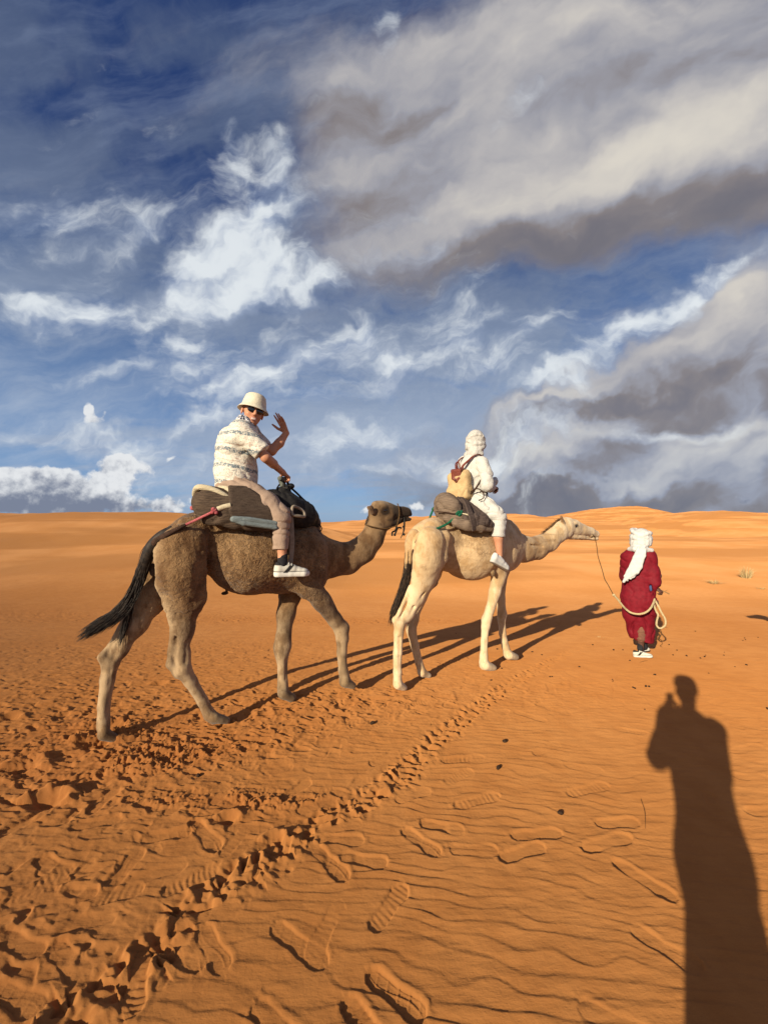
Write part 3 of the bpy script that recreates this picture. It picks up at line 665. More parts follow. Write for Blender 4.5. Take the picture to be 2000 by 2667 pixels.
BR = (.235, .145, .072); BR_L = (.41, .30, .185); BR_D = (.06, .035, .02); BR_T = (.30, .185, .09)
def camel_brown():
    fr = Frame(30.75, 3.63, .95); J, L, kk = fr.J, fr.L, fr.k
    root = empty('camel', fr.loc, fr.th)
    tag(root, 'dark brown woolly camel with a black tail, carrying the waving rider', 'camel')
    S_ = Sculpt(); W = lambda c, w=0: (*c, w)
    px = lambda v, x=600: v * kk(x)
    # trunk: barrel, loin, pelvis, chest, hump (under the saddle)
    def E(x, y, s, rx, rs, rz, k=.06, col=BR, w=1.0, tilt=0):
        c = L(x, y, s); R = None
        if tilt: a = math.radians(tilt); R = np.array([[math.cos(a), 0, math.sin(a)], [0, 1, 0], [-math.sin(a), 0, math.cos(a)]])
        S_.ell(c, (rx * kk(x), rs, rz * kk(x)), k, (*col, w), R)
    E(655, 1450, 0, 108, .345, 99, .05, BR, 1.0, 4)
    E(560, 1415, 0, 80, .215, 78, .07)
    E(510, 1398, 0, 62, .19, 62, .07, BR, .9)
    E(476, 1412, 0, 52, .17, 48, .06, BR, .8)
    E(735, 1455, 0, 92, .29, 92, .08, BR, .9)
    E(790, 1452, 0, 58, .215, 88, .07, BR, .8)
    E(630, 1352, 0, 90, .15, 62, .10, BR_T, 1.0)
    E(775, 1385, 0, 70, .12, 34, .08, BR, 1.0, 28)
    E(812, 1500, 0, 40, .14, 46, .05, BR, .5)
    # pelvis points and haunch
    for sd in (-1, 1):
        S_.ell(L(505, 1372, sd * .15), (.12, .07, .10), .06, (*BR, .9))
        S_.ell(L(440, 1428, sd * .10), (.10, .065, .12), .05, (*BR, .5))
    # neck
    nk = [J(812, 1442, 0, 60), J(858, 1455, 0, 47), J(905, 1455, -.0, 39), J(945, 1432, -.01, 34), J(970, 1402, -.02, 30), J(981, 1372, -.03, 27), J(988, 1348, -.03, 26)]
    S_.chain(nk, .035, (*BR, .25), fl=.70, cols=[(*BR_T, .6), (*BR_T, .35), (.235, .155, .085, .15), (.25, .165, .092, 0.1), (.25, .165, .092, 0), (.25, .165, .092, 0)])
    # head (turned a little towards the lens)
    hd = -.035
    S_.chain([J(984, 1336, hd, 27), J(1008, 1335, hd - .005, 25), J(1030, 1336, hd - .012, 18)], .03, (.20, .13, .07, 0), fl=.72)
    S_.ell(L(1016, 1338, hd - .01), (.05, .07, .05), .02, W((.09, .055, .032)))
    S_.chain([J(1026, 1333, hd - .012, 16), J(1050, 1333, hd - .016, 12.5), J(1060, 1334, hd - .018, 12)], .02, W((.06, .038, .024)), fl=.85)
    S_.cone(L(1058, 1331, hd - .02), L(1068, 1340, hd - .02), 9 * kk(1060), 5 * kk(1060), .012, W((.035, .022, .015)), fl=1.2)
    S_.chain([J(1006, 1364, hd, 14), J(1030, 1359, hd - .01, 10), J(1052, 1353, hd - .016, 6.5), J(1066, 1352, hd - .018, 5.5)], .014, W((.09, .058, .036)), fl=1.1)
    S_.ell(L(1003, 1356, hd), (22 * kk(1000), .075, 22 * kk(1000)), .03, W((.25, .17, .095)))
    for sd in (-1, 1):
        S_.ell(L(1000, 1320, hd + sd * .055), (13 * kk(1000), .030, 8 * kk(1000)), .018, W((.16, .10, .055)))      # brow
        S_.ell(L(1002, 1330, hd + sd * .073), (12 * kk(1000), .014, 11 * kk(1000)), .008, W((.018, .012, .01)))       # lids
        S_.cone(L(971, 1334, hd + sd * .065), L(960 + (6 if sd < 0 else 0), 1322, hd + sd * .095), 8 * kk(970), 5 * kk(970), .012, W((.13, .08, .05)), fl=.8)
        S_.ell(L(962, 1325, hd + sd * .115), (.012, .018, .02), .006, W(BR_D), op=-1)
        S_.ell(L(1057, 1326, hd - .018 + sd * .033), (.018, .008, .007), .006, W(BR_D), op=-1)
    S_.ell(L(988, 1312, hd), (20 * kk(1000), .06, 8 * kk(1000)), .02, W((.36, .27, .18)))
    S_.ell(L(1068, 1347, hd - .018), (.02, .05, .007), .006, W(BR_D), op=-1)
    # hind legs
    def hind(sd, th, st, gk, hk, cn, ft, toe, hip, cL):
        S_.chain([hip, th, st], .07, (*BR, .7), fl=.75)
        S_.chain([th, st, gk], .045, (*cL, .15), fl=.8)
        S_.chain([st, gk, hk], .03, (*cL, .0), fl=.85)
        S_.chain([hk, cn, ft], .02, (*BR_L, 0))
        S_.chain([ft, toe], .025, (*BR_L, 0))
    # near hind
    S_.chain([J(478, 1420, -.22, 56), J(476, 1490, -.235, 56), J(490, 1555, -.19, 42)], .035, (*BR, .45), fl=.48)
    S_.chain([J(512, 1400, -.20, 26), J(516, 1480, -.23, 18), J(520, 1560, -.18, 15)], .02, (*BR, .6), fl=.8)
    S_.chain([J(430, 1440, -.19, 28), J(430, 1520, -.19, 20), J(455, 1620, -.15, 14)], .03, (*BR_L, .1), fl=.7)
    S_.chain([J(500, 1545, -.15, 32), J(478, 1640, -.13, 25), J(471, 1700, -.12, 20)], .04, (.27, .19, .115, .15), fl=.72)
    S_.cone(*[L(518, 1560, -.16), L(512, 1580, -.16)], 15 * kk(520), 12 * kk(520), .03, (*BR, .4))
    S_.chain([J(455, 1640, -.13, 10), J(444, 1700, -.12, 6.5), J(442, 1732, -.12, 9)], .014, (*BR_L, 0))
    S_.chain([J(478, 1700, -.12, 19), J(476, 1742, -.12, 20), J(498, 1775, -.115, 16), J(528, 1826, -.105, 12.5), J(546, 1862, -.10, 15)], .02, (*BR_L, 0))
    S_.cone(L(446, 1728, -.12), L(466, 1752, -.12), 11 * kk(455), 14 * kk(455), .02, (*BR_L, 0))
    S_.chain([J(548, 1862, -.10, 14), J(556, 1872, -.10, 13)], .02, (*BR_L, 0))
    for ds in (-.028, .028):
        S_.cone(L(560, 1869, -.10 + ds), L(592, 1876, -.10 + ds), 12 * kk(570), 8 * kk(570), .02, (.24, .17, .10, 0), fl=1.25)
    # far hind
    S_.chain([J(455, 1430, .15, 52), J(425, 1500, .13, 42), J(395, 1560, .11, 38)], .05, (*BR, .3), fl=.6)
    S_.chain([J(398, 1550, .11, 38), J(352, 1625, .09, 29), J(312, 1690, .07, 19), J(292, 1722, .06, 19)], .04, (*BR_L, .1), fl=.72)
    S_.chain([J(330, 1620, .09, 12), J(288, 1680, .07, 6.5), J(266, 1712, .06, 9)], .012, (*BR_L, 0))
    S_.cone(L(268, 1712, .06), L(282, 1735, .06), 11 * kk(270), 15 * kk(270), .02, (*BR_L, 0))
    S_.chain([J(290, 1728, .06, 19), J(280, 1770, .055, 16.5), J(272, 1840, .05, 14), J(270, 1892, .05, 15.5)], .02, (*BR_L, 0))
    for ds in (-.028, .028):
        S_.cone(L(272, 1912, .05 + ds), L(308, 1926, .05 + ds), 15 * kk(280), 8.5 * kk(280), .02, (.25, .175, .10, 0), fl=1.05)
    # near fore: shoulder, elbow, forearm, knee, cannon, foot
    S_.chain([J(800, 1430, -.16, 46), J(806, 1490, -.17, 40), J(800, 1530, -.165, 30)], .06, (*BR, .9), fl=.45)
    S_.chain([J(806, 1525, -.15, 28), J(838, 1566, -.13, 25), J(872, 1614, -.11, 18.5), J(890, 1638, -.10, 19), J(892, 1662, -.10, 17.5)], .03, (.23, .155, .09, .25), fl=.85, cols=[(.2, .135, .08, .4), (.2, .135, .08, .2), (*BR_L, 0), (*BR_L, 0)])
    S_.chain([J(892, 1660, -.10, 15.5), J(890, 1700, -.10, 12.5), J(894, 1745, -.10, 12), J(898, 1768, -.10, 14)], .02, (*BR_L, 0))
    for ds in (-.03, .03):
        S_.cone(L(898, 1776, -.10 + ds), L(920, 1786, -.10 + ds), 12.5 * kk(900), 8 * kk(900), .02, (.25, .175, .10, 0), fl=1.1)
    # far fore
    S_.chain([J(772, 1480, .13, 44), J(757, 1545, .11, 28), J(745, 1600, .08, 21.5), J(738, 1660, .06, 18), J(736, 1684, .055, 20), J(735, 1706, .05, 16)], .04, (*BR, .2), fl=.85, cols=[(*BR, .5), (*BR, .2), (.26, .19, .12, 0), (*BR_L, 0), (*BR_L, 0)])
    S_.chain([J(735, 1700, .05, 16), J(736, 1745, .05, 12.5), J(737, 1792, .05, 15)], .02, (*BR_L, 0))
    for ds in (-.035, .035):
        S_.cone(L(737, 1806, .05 + ds), L(760, 1817, .05 + ds), 14 * kk(740), 11 * kk(740), .02, (.27, .2, .125, 0), fl=1.15)
    S_.ell(L(399, 1484, -.02), (.03, .03, .055), .02, W((.12, .09, .07)))
    S_.ell(L(586, 1545, 0), (.035, .02, .02), .02, W(BR_D))
    # hollow between haunch and barrel, flank tuck
    S_.ell(L(535, 1510, -.33), (.05, .06, .17), .06, None if False else (*BR, 0), op=-1)
    for (x1,y1,x2,y2,ss,rr) in ((462,1640,456,1715,-.16,.011),(487,1675,484,1725,-.172,.006),(745,1715,745,1770,.008,.005),(288,1745,280,1870,.005,.006),(318,1640,296,1715,.022,.009)):
        S_.cone(L(x1,y1,ss),L(x2,y2,ss),rr,rr*.8,.02,(0,),1.0,-1)
    def disp(P):
        m = sstep(P[:, 2], .75, 1.0)
        q = P.copy(); w = noise3(P, 9, 3)
        q[:, 0] += .03 * w; q[:, 2] += .03 * noise3(P, 9, 4)
        r = np.abs(noise3(q, 30, 5)); r2 = np.abs(noise3(q, 19, 6))
        wool = m * sstep(-P[:, 0] + .0, -.62, -.25)
        return wool * (.0035 * np.clip(1 - r * 4, 0, 1) + .0035 * np.clip(1 - 4 * r2, 0, 1)) + .005 * noise3(P, 7, 8) + .0022 * noise3(P * np.array([1, 1, .5]), 24, 9)
    eye1, ear1 = L(1003, 1331, hd - .07), L(966, 1332, hd - .07); mz = L(1014, 1338, hd)[0]
    def post(v, f, c):
        q = v.copy(); hd_ = sstep(v[:, 0], L(975, 1340, hd)[0] - .02, L(985, 1340, hd)[0]) * sstep(v[:, 2], 1.3, 1.38)
        d = np.sqrt(((v[:, 0] - eye1[0]) / 1.25) ** 2 + (v[:, 2] - eye1[2]) ** 2) + .006 * noise3(v, 60, 3)
        a = (1 - sstep(d, .030, .055)) * .93
        a = np.maximum(a, .85 * (1 - sstep(np.hypot(v[:, 0] - ear1[0], (v[:, 2] - ear1[2] + .01) / 1.2), .03, .06)))
        a = np.maximum(a, .9 * sstep(v[:, 0] + .02 * noise3(v, 25, 4), mz - .035, mz + .03))
        a = np.maximum(a, .55 * sstep(noise3(v, 22, 5), .15, .5)) * hd_
        c[:, :3] = c[:, :3] * (1 - a[:, None]) + a[:, None] * np.array([.028, .017, .011])
        # lighter sandy lower legs with dark smears, dark belly line
        s_ = sstep(noise3(v * np.array([1, 1, .4]), 16, 6), .05, .5) * sstep(-v[:, 2], -1.0, -.6) * .55
        c[:, :3] = c[:, :3] * (1 - s_[:, None]) + s_[:, None] * np.array([.12, .075, .04])
        return v, c
    m = hide_mat('brown_wool', (.55, .48, .42), (1.5, 1.4, 1.25), 23, .75)
    sculpt_obj('body', S_, .0095, m, root, disp=disp, post=post)
    for sd in (-1, 1): ball('eye', L(1003, 1330, hd + sd * .078), (.026, .012, .022), M_EYE, root)
    # tail: dark dock and trailing hair
    hm = hair_mat('black_tail_hair', (.012, .009, .008), (.04, .028, .02))
    sp = [L(452, 1378, -.16), L(420, 1398, -.14), L(392, 1432, -.09), L(370, 1492, -.03), L(340, 1560, 0), L(306, 1598, 0), L(276, 1618, 0)]
    tube('tail', sp[:5], [.030, .042, .048, .042, .012], hm, root, seg=12)
    hair_tuft('tail_hair', sp, 2600, .22, .09, .048, hm, root, 3, .10, start=.28)
    hair_tuft('tail_hair', [L(350, 1540, 0), L(335, 1600, 0), L(322, 1640, 0)], 120, .2, .2, .03, hm, root, 4, .2)
    nm = hair_mat('dark_mane_hair', (.07, .045, .03), (.12, .08, .05))
    hair_tuft('mane', [L(975, 1312, hd), L(962, 1340, hd + .01), L(952, 1366, hd + .01)], 160, .035, .5, .012, nm, root, 5, -.2)
    return root, fr
camel1, FR1 = camel_brown()


CR = (.64, .475, .285); CR_L = (.76, .61, .41); CR_D = (.42, .28, .15)
def camel_cream():
    fr = Frame(32.0, 3.378, 2.45); J, L, kk = fr.J, fr.L, fr.k
    root = empty('camel', fr.loc, fr.th)
    tag(root, 'pale cream camel walking in front, led by a nose rope, with a rider in white', 'camel')
    S_ = Sculpt(); W = lambda c, w=0: (*c, w)
    def E(x, y, s, ru, rs, rz, k=.06, col=CR, w=.0, tilt=0):
        c = L(x, y, s); R = None
        if tilt: a = math.radians(tilt); R = np.array([[math.cos(a), 0, math.sin(a)], [0, 1, 0], [-math.sin(a), 0, math.cos(a)]])
        S_.ell(c, (ru, rs, rz), k, (*col, w), R)
    kz = kk(1200)
    # trunk
    E(1228, 1430, 0, .42, .325, .355, .04, CR, .2, 3)
    E(1170, 1418, 0, .32, .19, .30, .06, CR, .5)
    E(1130, 1404, 0, .27, .20, .23, .07, CR, .3)
    E(1096, 1412, 0, .17, .15, .17, .06, CR, .2)
    E(1290, 1430, 0, .30, .25, .33, .07, CR, .4)
    E(1322, 1424, 0, .20, .18, .30, .06, CR, .1)
    E(1225, 1350, 0, .34, .15, .22, .09, CR_D, .7)
    E(1300, 1380, 0, .22, .11, .12, .08, CR, .3, 15)
    for sd in (-1, 1):
        E(1128, 1378, sd * .13, .12, .07, .10, .05, CR, .3)
        E(1090, 1422, sd * .09, .09, .06, .12, .05, CR, 0)
    # neck
    S_.chain([J(1330, 1420, 0, 44), J(1362, 1431, 0, 34), J(1400, 1427, 0, 29), J(1432, 1407, 0, 27), J(1455, 1386, 0, 26), J(1470, 1375, 0, 26)], .03, (*CR, .12), fl=.72, cols=[(*CR, .3), (*CR_D, .3), (*CR, .1), (*CR_L, .0), (*CR_L, 0)])
    # head
    S_.chain([J(1472, 1374, 0, 25), J(1492, 1375, 0, 22), J(1515, 1381, 0, 16.5)], .03, W(CR_L), fl=.75)
    S_.chain([J(1512, 1380, 0, 15), J(1536, 1386, 0, 12.5), J(1550, 1391, 0, 10)], .02, W(CR_L), fl=.95)
    S_.ell(L(1551, 1389, 0), (.040, .042, .026), .015, W((.60, .47, .35)))
    S_.chain([J(1482, 1396, 0, 9), J(1515, 1400, 0, 6.5), J(1540, 1403, 0, 5), J(1551, 1403, 0, 5.5)], .012, W(CR_L), fl=1.3)
    S_.ell(L(1472, 1390, 0), (.09, .07, .085), .03, W(CR_L))
    S_.ell(L(1478, 1356, 0), (.075, .06, .04), .025, W(CR_L))
    S_.cone(L(1556, 1399, 0), L(1530, 1400, 0), .006, .004, .008, (0,), 5.0, -1)
    for sd in (-1, 1):
        S_.ell(L(1496, 1363, sd * .062), (.06, .030, .028), .018, W(CR_L))
        S_.ell(L(1499, 1371, sd * .080), (.052, .016, .026), .008, W((.03, .018, .012)))
        S_.cone(L(1466, 1362, sd * .06), L(1461, 1347, sd * .085), .034, .022, .012, W((.30, .18, .09)), fl=.7)
        S_.ell(L(1462, 1349, sd * .115), (.015, .018, .026), .006, W(BR_D), op=-1)
        S_.ell(L(1546, 1381, sd * .036), (.022, .010, .009), .003, W((.10, .06, .04)))
    # near hind
    S_.chain([J(1122, 1415, -.20, 44), J(1114, 1460, -.225, 43), J(1105, 1505, -.19, 34), J(1085, 1555, -.14, 24), J(1064, 1600, -.11, 15), J(1046, 1622, -.095, 13.5)], .035, W(CR_L), fl=.60, cols=[(*CR, .2), W(CR), W(CR_L), W(CR_L), W(CR_L)])
    S_.chain([J(1156, 1400, -.19, 20), J(1150, 1455, -.225, 16), J(1118, 1510, -.18, 14), J(1094, 1550, -.13, 10)], .025, W(CR), fl=.8)
    S_.chain([J(1070, 1530, -.13, 8), J(1042, 1590, -.10, 4.8), J(1028, 1618, -.09, 6)], .012, W(CR_L))
    S_.cone(L(1029, 1614, -.09), L(1038, 1632, -.09), 8 * kk(1035), 11 * kk(1035), .015, W(CR_L))
    S_.chain([J(1042, 1622, -.09, 15), J(1038, 1650, -.085, 13), J(1036, 1700, -.085, 11), J(1035, 1750, -.08, 10.5), J(1035, 1770, -.08, 11.5)], .02, W(CR_L))
    for ds in (-.028, .028):
        S_.cone(L(1036, 1782, -.08 + ds), L(1054, 1792, -.08 + ds), 12 * kk(1040), 7 * kk(1040), .02, W(CR_L), fl=1.1)
    # far hind
    S_.chain([J(1128, 1430, .14, 42), J(1118, 1490, .13, 34), J(1095, 1550, .10, 20), J(1075, 1615, .08, 14), J(1070, 1640, .08, 13.5)], .035, W(CR), fl=.65)
    S_.chain([J(1070, 1636, .08, 13.5), J(1080, 1680, .08, 10.5), J(1090, 1725, .08, 9.5), J(1098, 1748, .08, 10.5)], .02, W(CR))
    for ds in (-.028, .028):
        S_.cone(L(1098, 1753, .08 + ds), L(1116, 1759, .08 + ds), 10 * kk(1100), 7 * kk(1100), .02, W(CR_L), fl=1.1)
    S_.chain([J(1125, 1515, -.02, 16), J(1108, 1540, -.02, 8)], .03, W(CR_D))
    # near fore
    S_.chain([J(1308, 1420, -.15, 32), J(1300, 1470, -.17, 27), J(1298, 1505, -.15, 20)], .05, W(CR), fl=.55)
    S_.chain([J(1298, 1498, -.14, 20), J(1289, 1540, -.11, 15.5), J(1276, 1585, -.09, 12), J(1267, 1615, -.08, 13), J(1265, 1632, -.08, 12)], .025, W(CR_L), fl=.9)
    S_.chain([J(1265, 1630, -.08, 11), J(1261, 1670, -.08, 9), J(1259, 1708, -.08, 9.5), J(1259, 1724, -.08, 11)], .02, W(CR_L))
    for ds in (-.033, .033):
        S_.cone(L(1262, 1733, -.08 + ds), L(1284, 1739, -.08 + ds), 12 * kk(1265), 8.5 * kk(1265), .02, W(CR_L), fl=1.15)
    S_.ell(L(1284, 1492, -.235), (.030, .018, .042), .006, W((.20, .13, .07)))
    # far fore
    S_.chain([J(1312, 1450, .13, 30), J(1300, 1510, .10, 18), J(1302, 1560, .09, 13), J(1307, 1600, .08, 12), J(1306, 1618, .08, 10)], .03, W(CR), fl=.9)
    S_.chain([J(1306, 1612, .08, 10), J(1309, 1650, .08, 8.5), J(1316, 1685, .08, 9), J(1320, 1698, .08, 10.5)], .02, W(CR_L))
    for ds in (-.033, .033):
        S_.cone(L(1324, 1706, .08 + ds), L(1342, 1711, .08 + ds), 11.5 * kk(1325), 8 * kk(1325), .02, W(CR_L), fl=1.15)
    for (x1,y1,x2,y2,ss,rr) in ((1060,1560,1046,1610,-.15,.010),(1078,1580,1060,1620,-.16,.008),(1040,1660,1040,1750,-.125,.006),(1265,1640,1264,1700,-.12,.006),(1268,1540,1262,1600,-.12,.007),(1112,1520,1092,1570,-.21,.008),(1372,1418,1412,1424,-.10,.007),(1402,1412,1430,1400,-.10,.005)):
        S_.cone(L(x1,y1,ss),L(x2,y2,ss),rr,rr*.8,.018,(0,),1.0,-1)
    def disp(P):
        up = sstep(P[:, 2], .9, 1.2); q = P.copy(); q[:, 0] += .03 * noise3(P, 9, 3)
        return up * .0025 * np.clip(1 - 4 * np.abs(noise3(q, 26, 5)), 0, 1) + .005 * noise3(P, 7, 28) + .0022 * noise3(P * np.array([1, 1, .5]), 24, 29)
    def post(v, f, c):
        # dusty brown curls over the upper flank and along the back
        lo_, hi_ = L(1170, 1420, -.3), L(1292, 1420, -.3)
        m = sstep(v[:, 2] + .05 * noise3(v, 6, 43), 1.16, 1.34) * sstep(noise3(v, 4, 41) + .5 * noise3(v, 16, 42) + .35 * noise3(v, 40, 44), -.7, .5) * sstep(v[:, 0], lo_[0] - .12, lo_[0] + .05) * (1 - sstep(v[:, 0], hi_[0] - .05, hi_[0] + .25))
        m = np.maximum(m, .45 * sstep(noise3(v, 9, 47) + .5 * noise3(v, 30, 49), .1, .9) * sstep(v[:, 2], .95, 1.2) * (1 - sstep(v[:, 0], hi_[0], hi_[0] + .3)))
        nk = sstep(v[:, 0], L(1345, 1420, 0)[0], L(1365, 1420, 0)[0]) * (1 - sstep(v[:, 0], L(1440, 1420, 0)[0], L(1450, 1420, 0)[0])) * sstep(noise3(v * np.array([.5, 1, 1.4]), 20, 48), .1, .5); m = np.maximum(m, .7 * nk)
        c[:, :3] = c[:, :3] * (1 - .55 * m[:, None]) + .55 * m[:, None] * np.array([.33, .20, .10]); c[:, 3] = np.maximum(c[:, 3] * .3, m * .6)
        e_ = L(1499, 1369, -.08); d = np.hypot((v[:, 0] - e_[0] - .3 * (v[:, 2] - e_[2])) / 1.9, v[:, 2] - e_[2]); a = .95 * (1 - sstep(d, .014, .026)) * (v[:, 0] > L(1480, 1400, 0)[0])
        n_ = L(1546, 1381, -.03); d = np.hypot((v[:, 0] - n_[0]) / 1.6, v[:, 2] - n_[2]); a = np.maximum(a, .8 * (1 - sstep(d, .008, .018)))
        k_ = L(1516, 1399, 0); k2 = L(1556, 1398, 0); t = (v[:, 0] - k_[0]) / (k2[0] - k_[0]); ln = np.abs(v[:, 2] - (k_[2] + (k2[2] - k_[2]) * t)); a = np.maximum(a, .75 * (1 - sstep(ln, .002, .007)) * (t > 0) * (t < 1.1))
        c[:, :3] = c[:, :3] * (1 - a[:, None]) + a[:, None] * np.array([.03, .018, .012])
        s_ = sstep(noise3(v * np.array([1, 1, .4]), 16, 46), .2, .6) * sstep(-v[:, 2], -.9, -.5) * .4
        c[:, :3] = c[:, :3] * (1 - s_[:, None]) + s_[:, None] * np.array([.30, .20, .12])
        return v, c
    m = hide_mat('cream_hide', (.78, .70, .60), (1.1, 1.08, 1.05), 34, .75)
    sculpt_obj('body', S_, .0095, m, root, disp=disp, post=post)
    for sd in (-1, 1): ball('eye', L(1499, 1371, sd * .088), (.022, .012, .016), M_EYE, root)
    hm = hair_mat('dark_tail_hair', (.02, .013, .009), (.06, .035, .02)); bm = hair_mat('tan_tail_tip', (.24, .14, .06), (.36, .22, .1))
    sp = [L(1078, 1390, -.05), L(1066, 1420, -.05), L(1064, 1460, -.06), L(1058, 1505, -.06), L(1044, 1550, -.05), L(1030, 1590, -.03)]
    m2 = hide_mat('cream_tail', (.78, .70, .60), (1.1, 1.08, 1.05), 34, .4)
    tsc = Sculpt(); tsc.chain([(sp[0], .05), (sp[1], .045), (sp[2], .036), (sp[3], .02)], .02, W(CR)); sculpt_obj('tail', tsc, .01, m2, root)
    hair_tuft('tail_hair', sp, 1700, .20, .12, .045, hm, root, 13, .2, start=.30)
    hair_tuft('tail_hair', sp, 200, .13, .16, .03, bm, root, 14, .2, start=.72)
    nm = hair_mat('brown_mane_hair', (.16, .09, .045), (.25, .15, .08))
    hair_tuft('mane', [L(1462, 1350, 0), L(1448, 1360, 0), L(1432, 1374, 0), L(1414, 1387, 0)], 170, .11, .35, .015, nm, root, 15, -1.3)
    return root, fr
camel2, FR2 = camel_cream()
# ---------------------------------------------------------------- people: shared pieces
def col_mat(name, rough=.8, spec=.2, bs=.2, nz=30, var=.25, sss=0):
    m, g, b = mat_new(name); at = g.new('ShaderNodeAttribute', attribute_name='col'); co = obj_co(g)
    c = g.mix(g.m('MULTIPLY', g.ss(g.noise(co, nz, 4, .6), .4, .75), var), at.outputs['Color'], g.mix(1.0, at.outputs['Color'], (.6, .55, .5, 1), 'MULTIPLY'))
    g.put(b.inputs['Base Color'], c); b.inputs['Roughness'].default_value = rough; b.inputs['Specular IOR Level'].default_value = spec
    if sss: b.inputs['Subsurface Weight'].default_value = sss; b.inputs['Subsurface Radius'].default_value = (.02, .008, .004); b.inputs['Subsurface Scale'].default_value = .3
    bump(g, b, g.noise(co, 140, 3, .6), bs, .004)
    return m
M_SKIN = col_mat('skin', .55, .35, .12, 60, .15, .12)
M_SHOE = col_mat('shoe_fabric', .8, .2, .2, 200, .2)
SK = (.52, .25, .145, 0); SK_D = (.36, .16, .09, 0); LIP = (.40, .13, .10, 0)

def basis(fwd, up=(0, 0, 1)):
    f = np.array(fwd, float); f /= np.linalg.norm(f); l = np.cross(up, f); l /= np.linalg.norm(l); u = np.cross(f, l)
    return np.stack([f, l, u])          # rows: forward, left, up
class Scaled:
    """sculpt proxy that scales the radii of what is added"""
    def __init__(s, S_, k): s.S, s.k_ = S_, k
    def ell(s, c, r, k, col, R=None, op=1): s.S.ell(c, np.array(r) * s.k_, k, col, R, op)
    def cone(s, a, b, ra, rb, k, col, fl=1.0, op=1): s.S.cone(a, b, ra * s.k_, rb * s.k_, k, col, fl, op)
def add_head(S_, c, fwd, up=(0, 0, 1), sk=SK, smile=False, size=1.0):
    B = basis(fwd, up); c = np.array(c, float); P = lambda f, l, u: c + (B[0] * f + B[1] * l + B[2] * u) * size; S_ = Scaled(S_, size)
    S_.ell(P(-.012, 0, .035), (.098, .076, .095), .02, sk, B)
    S_.ell(P(.030, 0, -.030), (.060, .062, .082), .02, sk, B)
    S_.ell(P(.045, 0, -.088), (.035, .036, .026), .02, sk, B)
    S_.cone(P(.086, 0, .010), P(.106, 0, -.030), .008, .0135, .010, sk)
    S_.ell(P(.098, 0, -.036), (.012, .017, .009), .006, SK_D if sk == SK else sk, B)
    S_.cone(P(.080, -.030, .020), P(.080, .030, .020), .010, .010, .012, sk)
    for sd in (-1, 1):
        S_.ell(P(.055, sd * .040, -.032), (.026, .020, .020), .015, sk, B)
        S_.ell(P(.088, sd * .031, .002), (.014, .014, .009), .006, sk, B, op=-1)
        S_.ell(P(.072, sd * .031, .002), (.012, .012, .010), .003, (.5, .45, .42, 0), B)
        S_.ell(P(.082, sd * .031, .002), (.004, .005, .005), .001, (.02, .01, .01, 0), B)
        S_.ell(P(-.008, sd * .079, -.010), (.019, .008, .031), .006, sk, B)
    S_.ell(P(.090, 0, -.060), (.010, .026, .005), .004, LIP, B); S_.ell(P(.088, 0, -.073), (.010, .021, .006), .004, LIP, B)
    if smile: S_.ell(P(.0955, 0, -.067), (.006, .020, .0050), .002, (.85, .8, .72, 0), B)
    return B, P

def add_hand(S_, wrist, d, nrm, side, curls, spread=.16, size=1.0, sk=SK, thumb=(.6, .4), rw=.024):
    """d: wrist to knuckles; nrm: the way the palm faces; side: +1/-1 chooses the thumb's side"""
    d = np.array(d, float); d /= np.linalg.norm(d); nrm = np.array(nrm, float); nrm -= d * (nrm @ d); nrm /= np.linalg.norm(nrm); x = np.cross(d, nrm) * side
    w = np.array(wrist, float); Z = size
    S_.cone(w, w + d * .03 * Z, rw, rw * .95, .012, sk)
    for q in (-.024, -.008, .008, .024):
        S_.cone(w + d * .02 * Z + x * q * .6 * Z, w + d * .082 * Z + x * q * Z, .014 * Z, .0115 * Z, .009, sk)
    L_ = {0: (.040, .024, .020), 1: (.044, .028, .021), 2: (.041, .026, .020), 3: (.032, .019, .017)}
    for i, q in enumerate((.029, .0095, -.0095, -.028)):
        base = w + d * (.088 - .004 * abs(i - 1)) * Z + x * q * Z; dd = d + x * (spread * (1.2 - i * .8)); dd /= np.linalg.norm(dd); a = 0; p = base; r = .0092 - .0008 * (i == 3)
        for j, l in enumerate(L_[i]):
            a += curls[i] * (1.0, 1.25, .8)[j]; q_ = dd * math.cos(a) + nrm * math.sin(a); p2 = p + q_ * l * Z
            S_.cone(p, p2, r * Z * (1 - .1 * j), r * Z * (.9 - .1 * j), .003, sk); p = p2
    b = w + d * .028 * Z + x * .026 * Z; t = x * thumb[0] + d * (1 - thumb[0]) + nrm * thumb[1]; t /= np.linalg.norm(t)
    p1 = b + t * .042 * Z; t2 = t * .6 + d * .5 + nrm * thumb[1] * .5; t2 /= np.linalg.norm(t2); p2 = p1 + t2 * .030 * Z; p3 = p2 + t2 * .024 * Z
    S_.cone(b, p1, .015 * Z, .0115 * Z, .010, sk); S_.cone(p1, p2, .0115 * Z, .010 * Z, .003, sk); S_.cone(p2, p3, .010 * Z, .008 * Z, .003, sk)

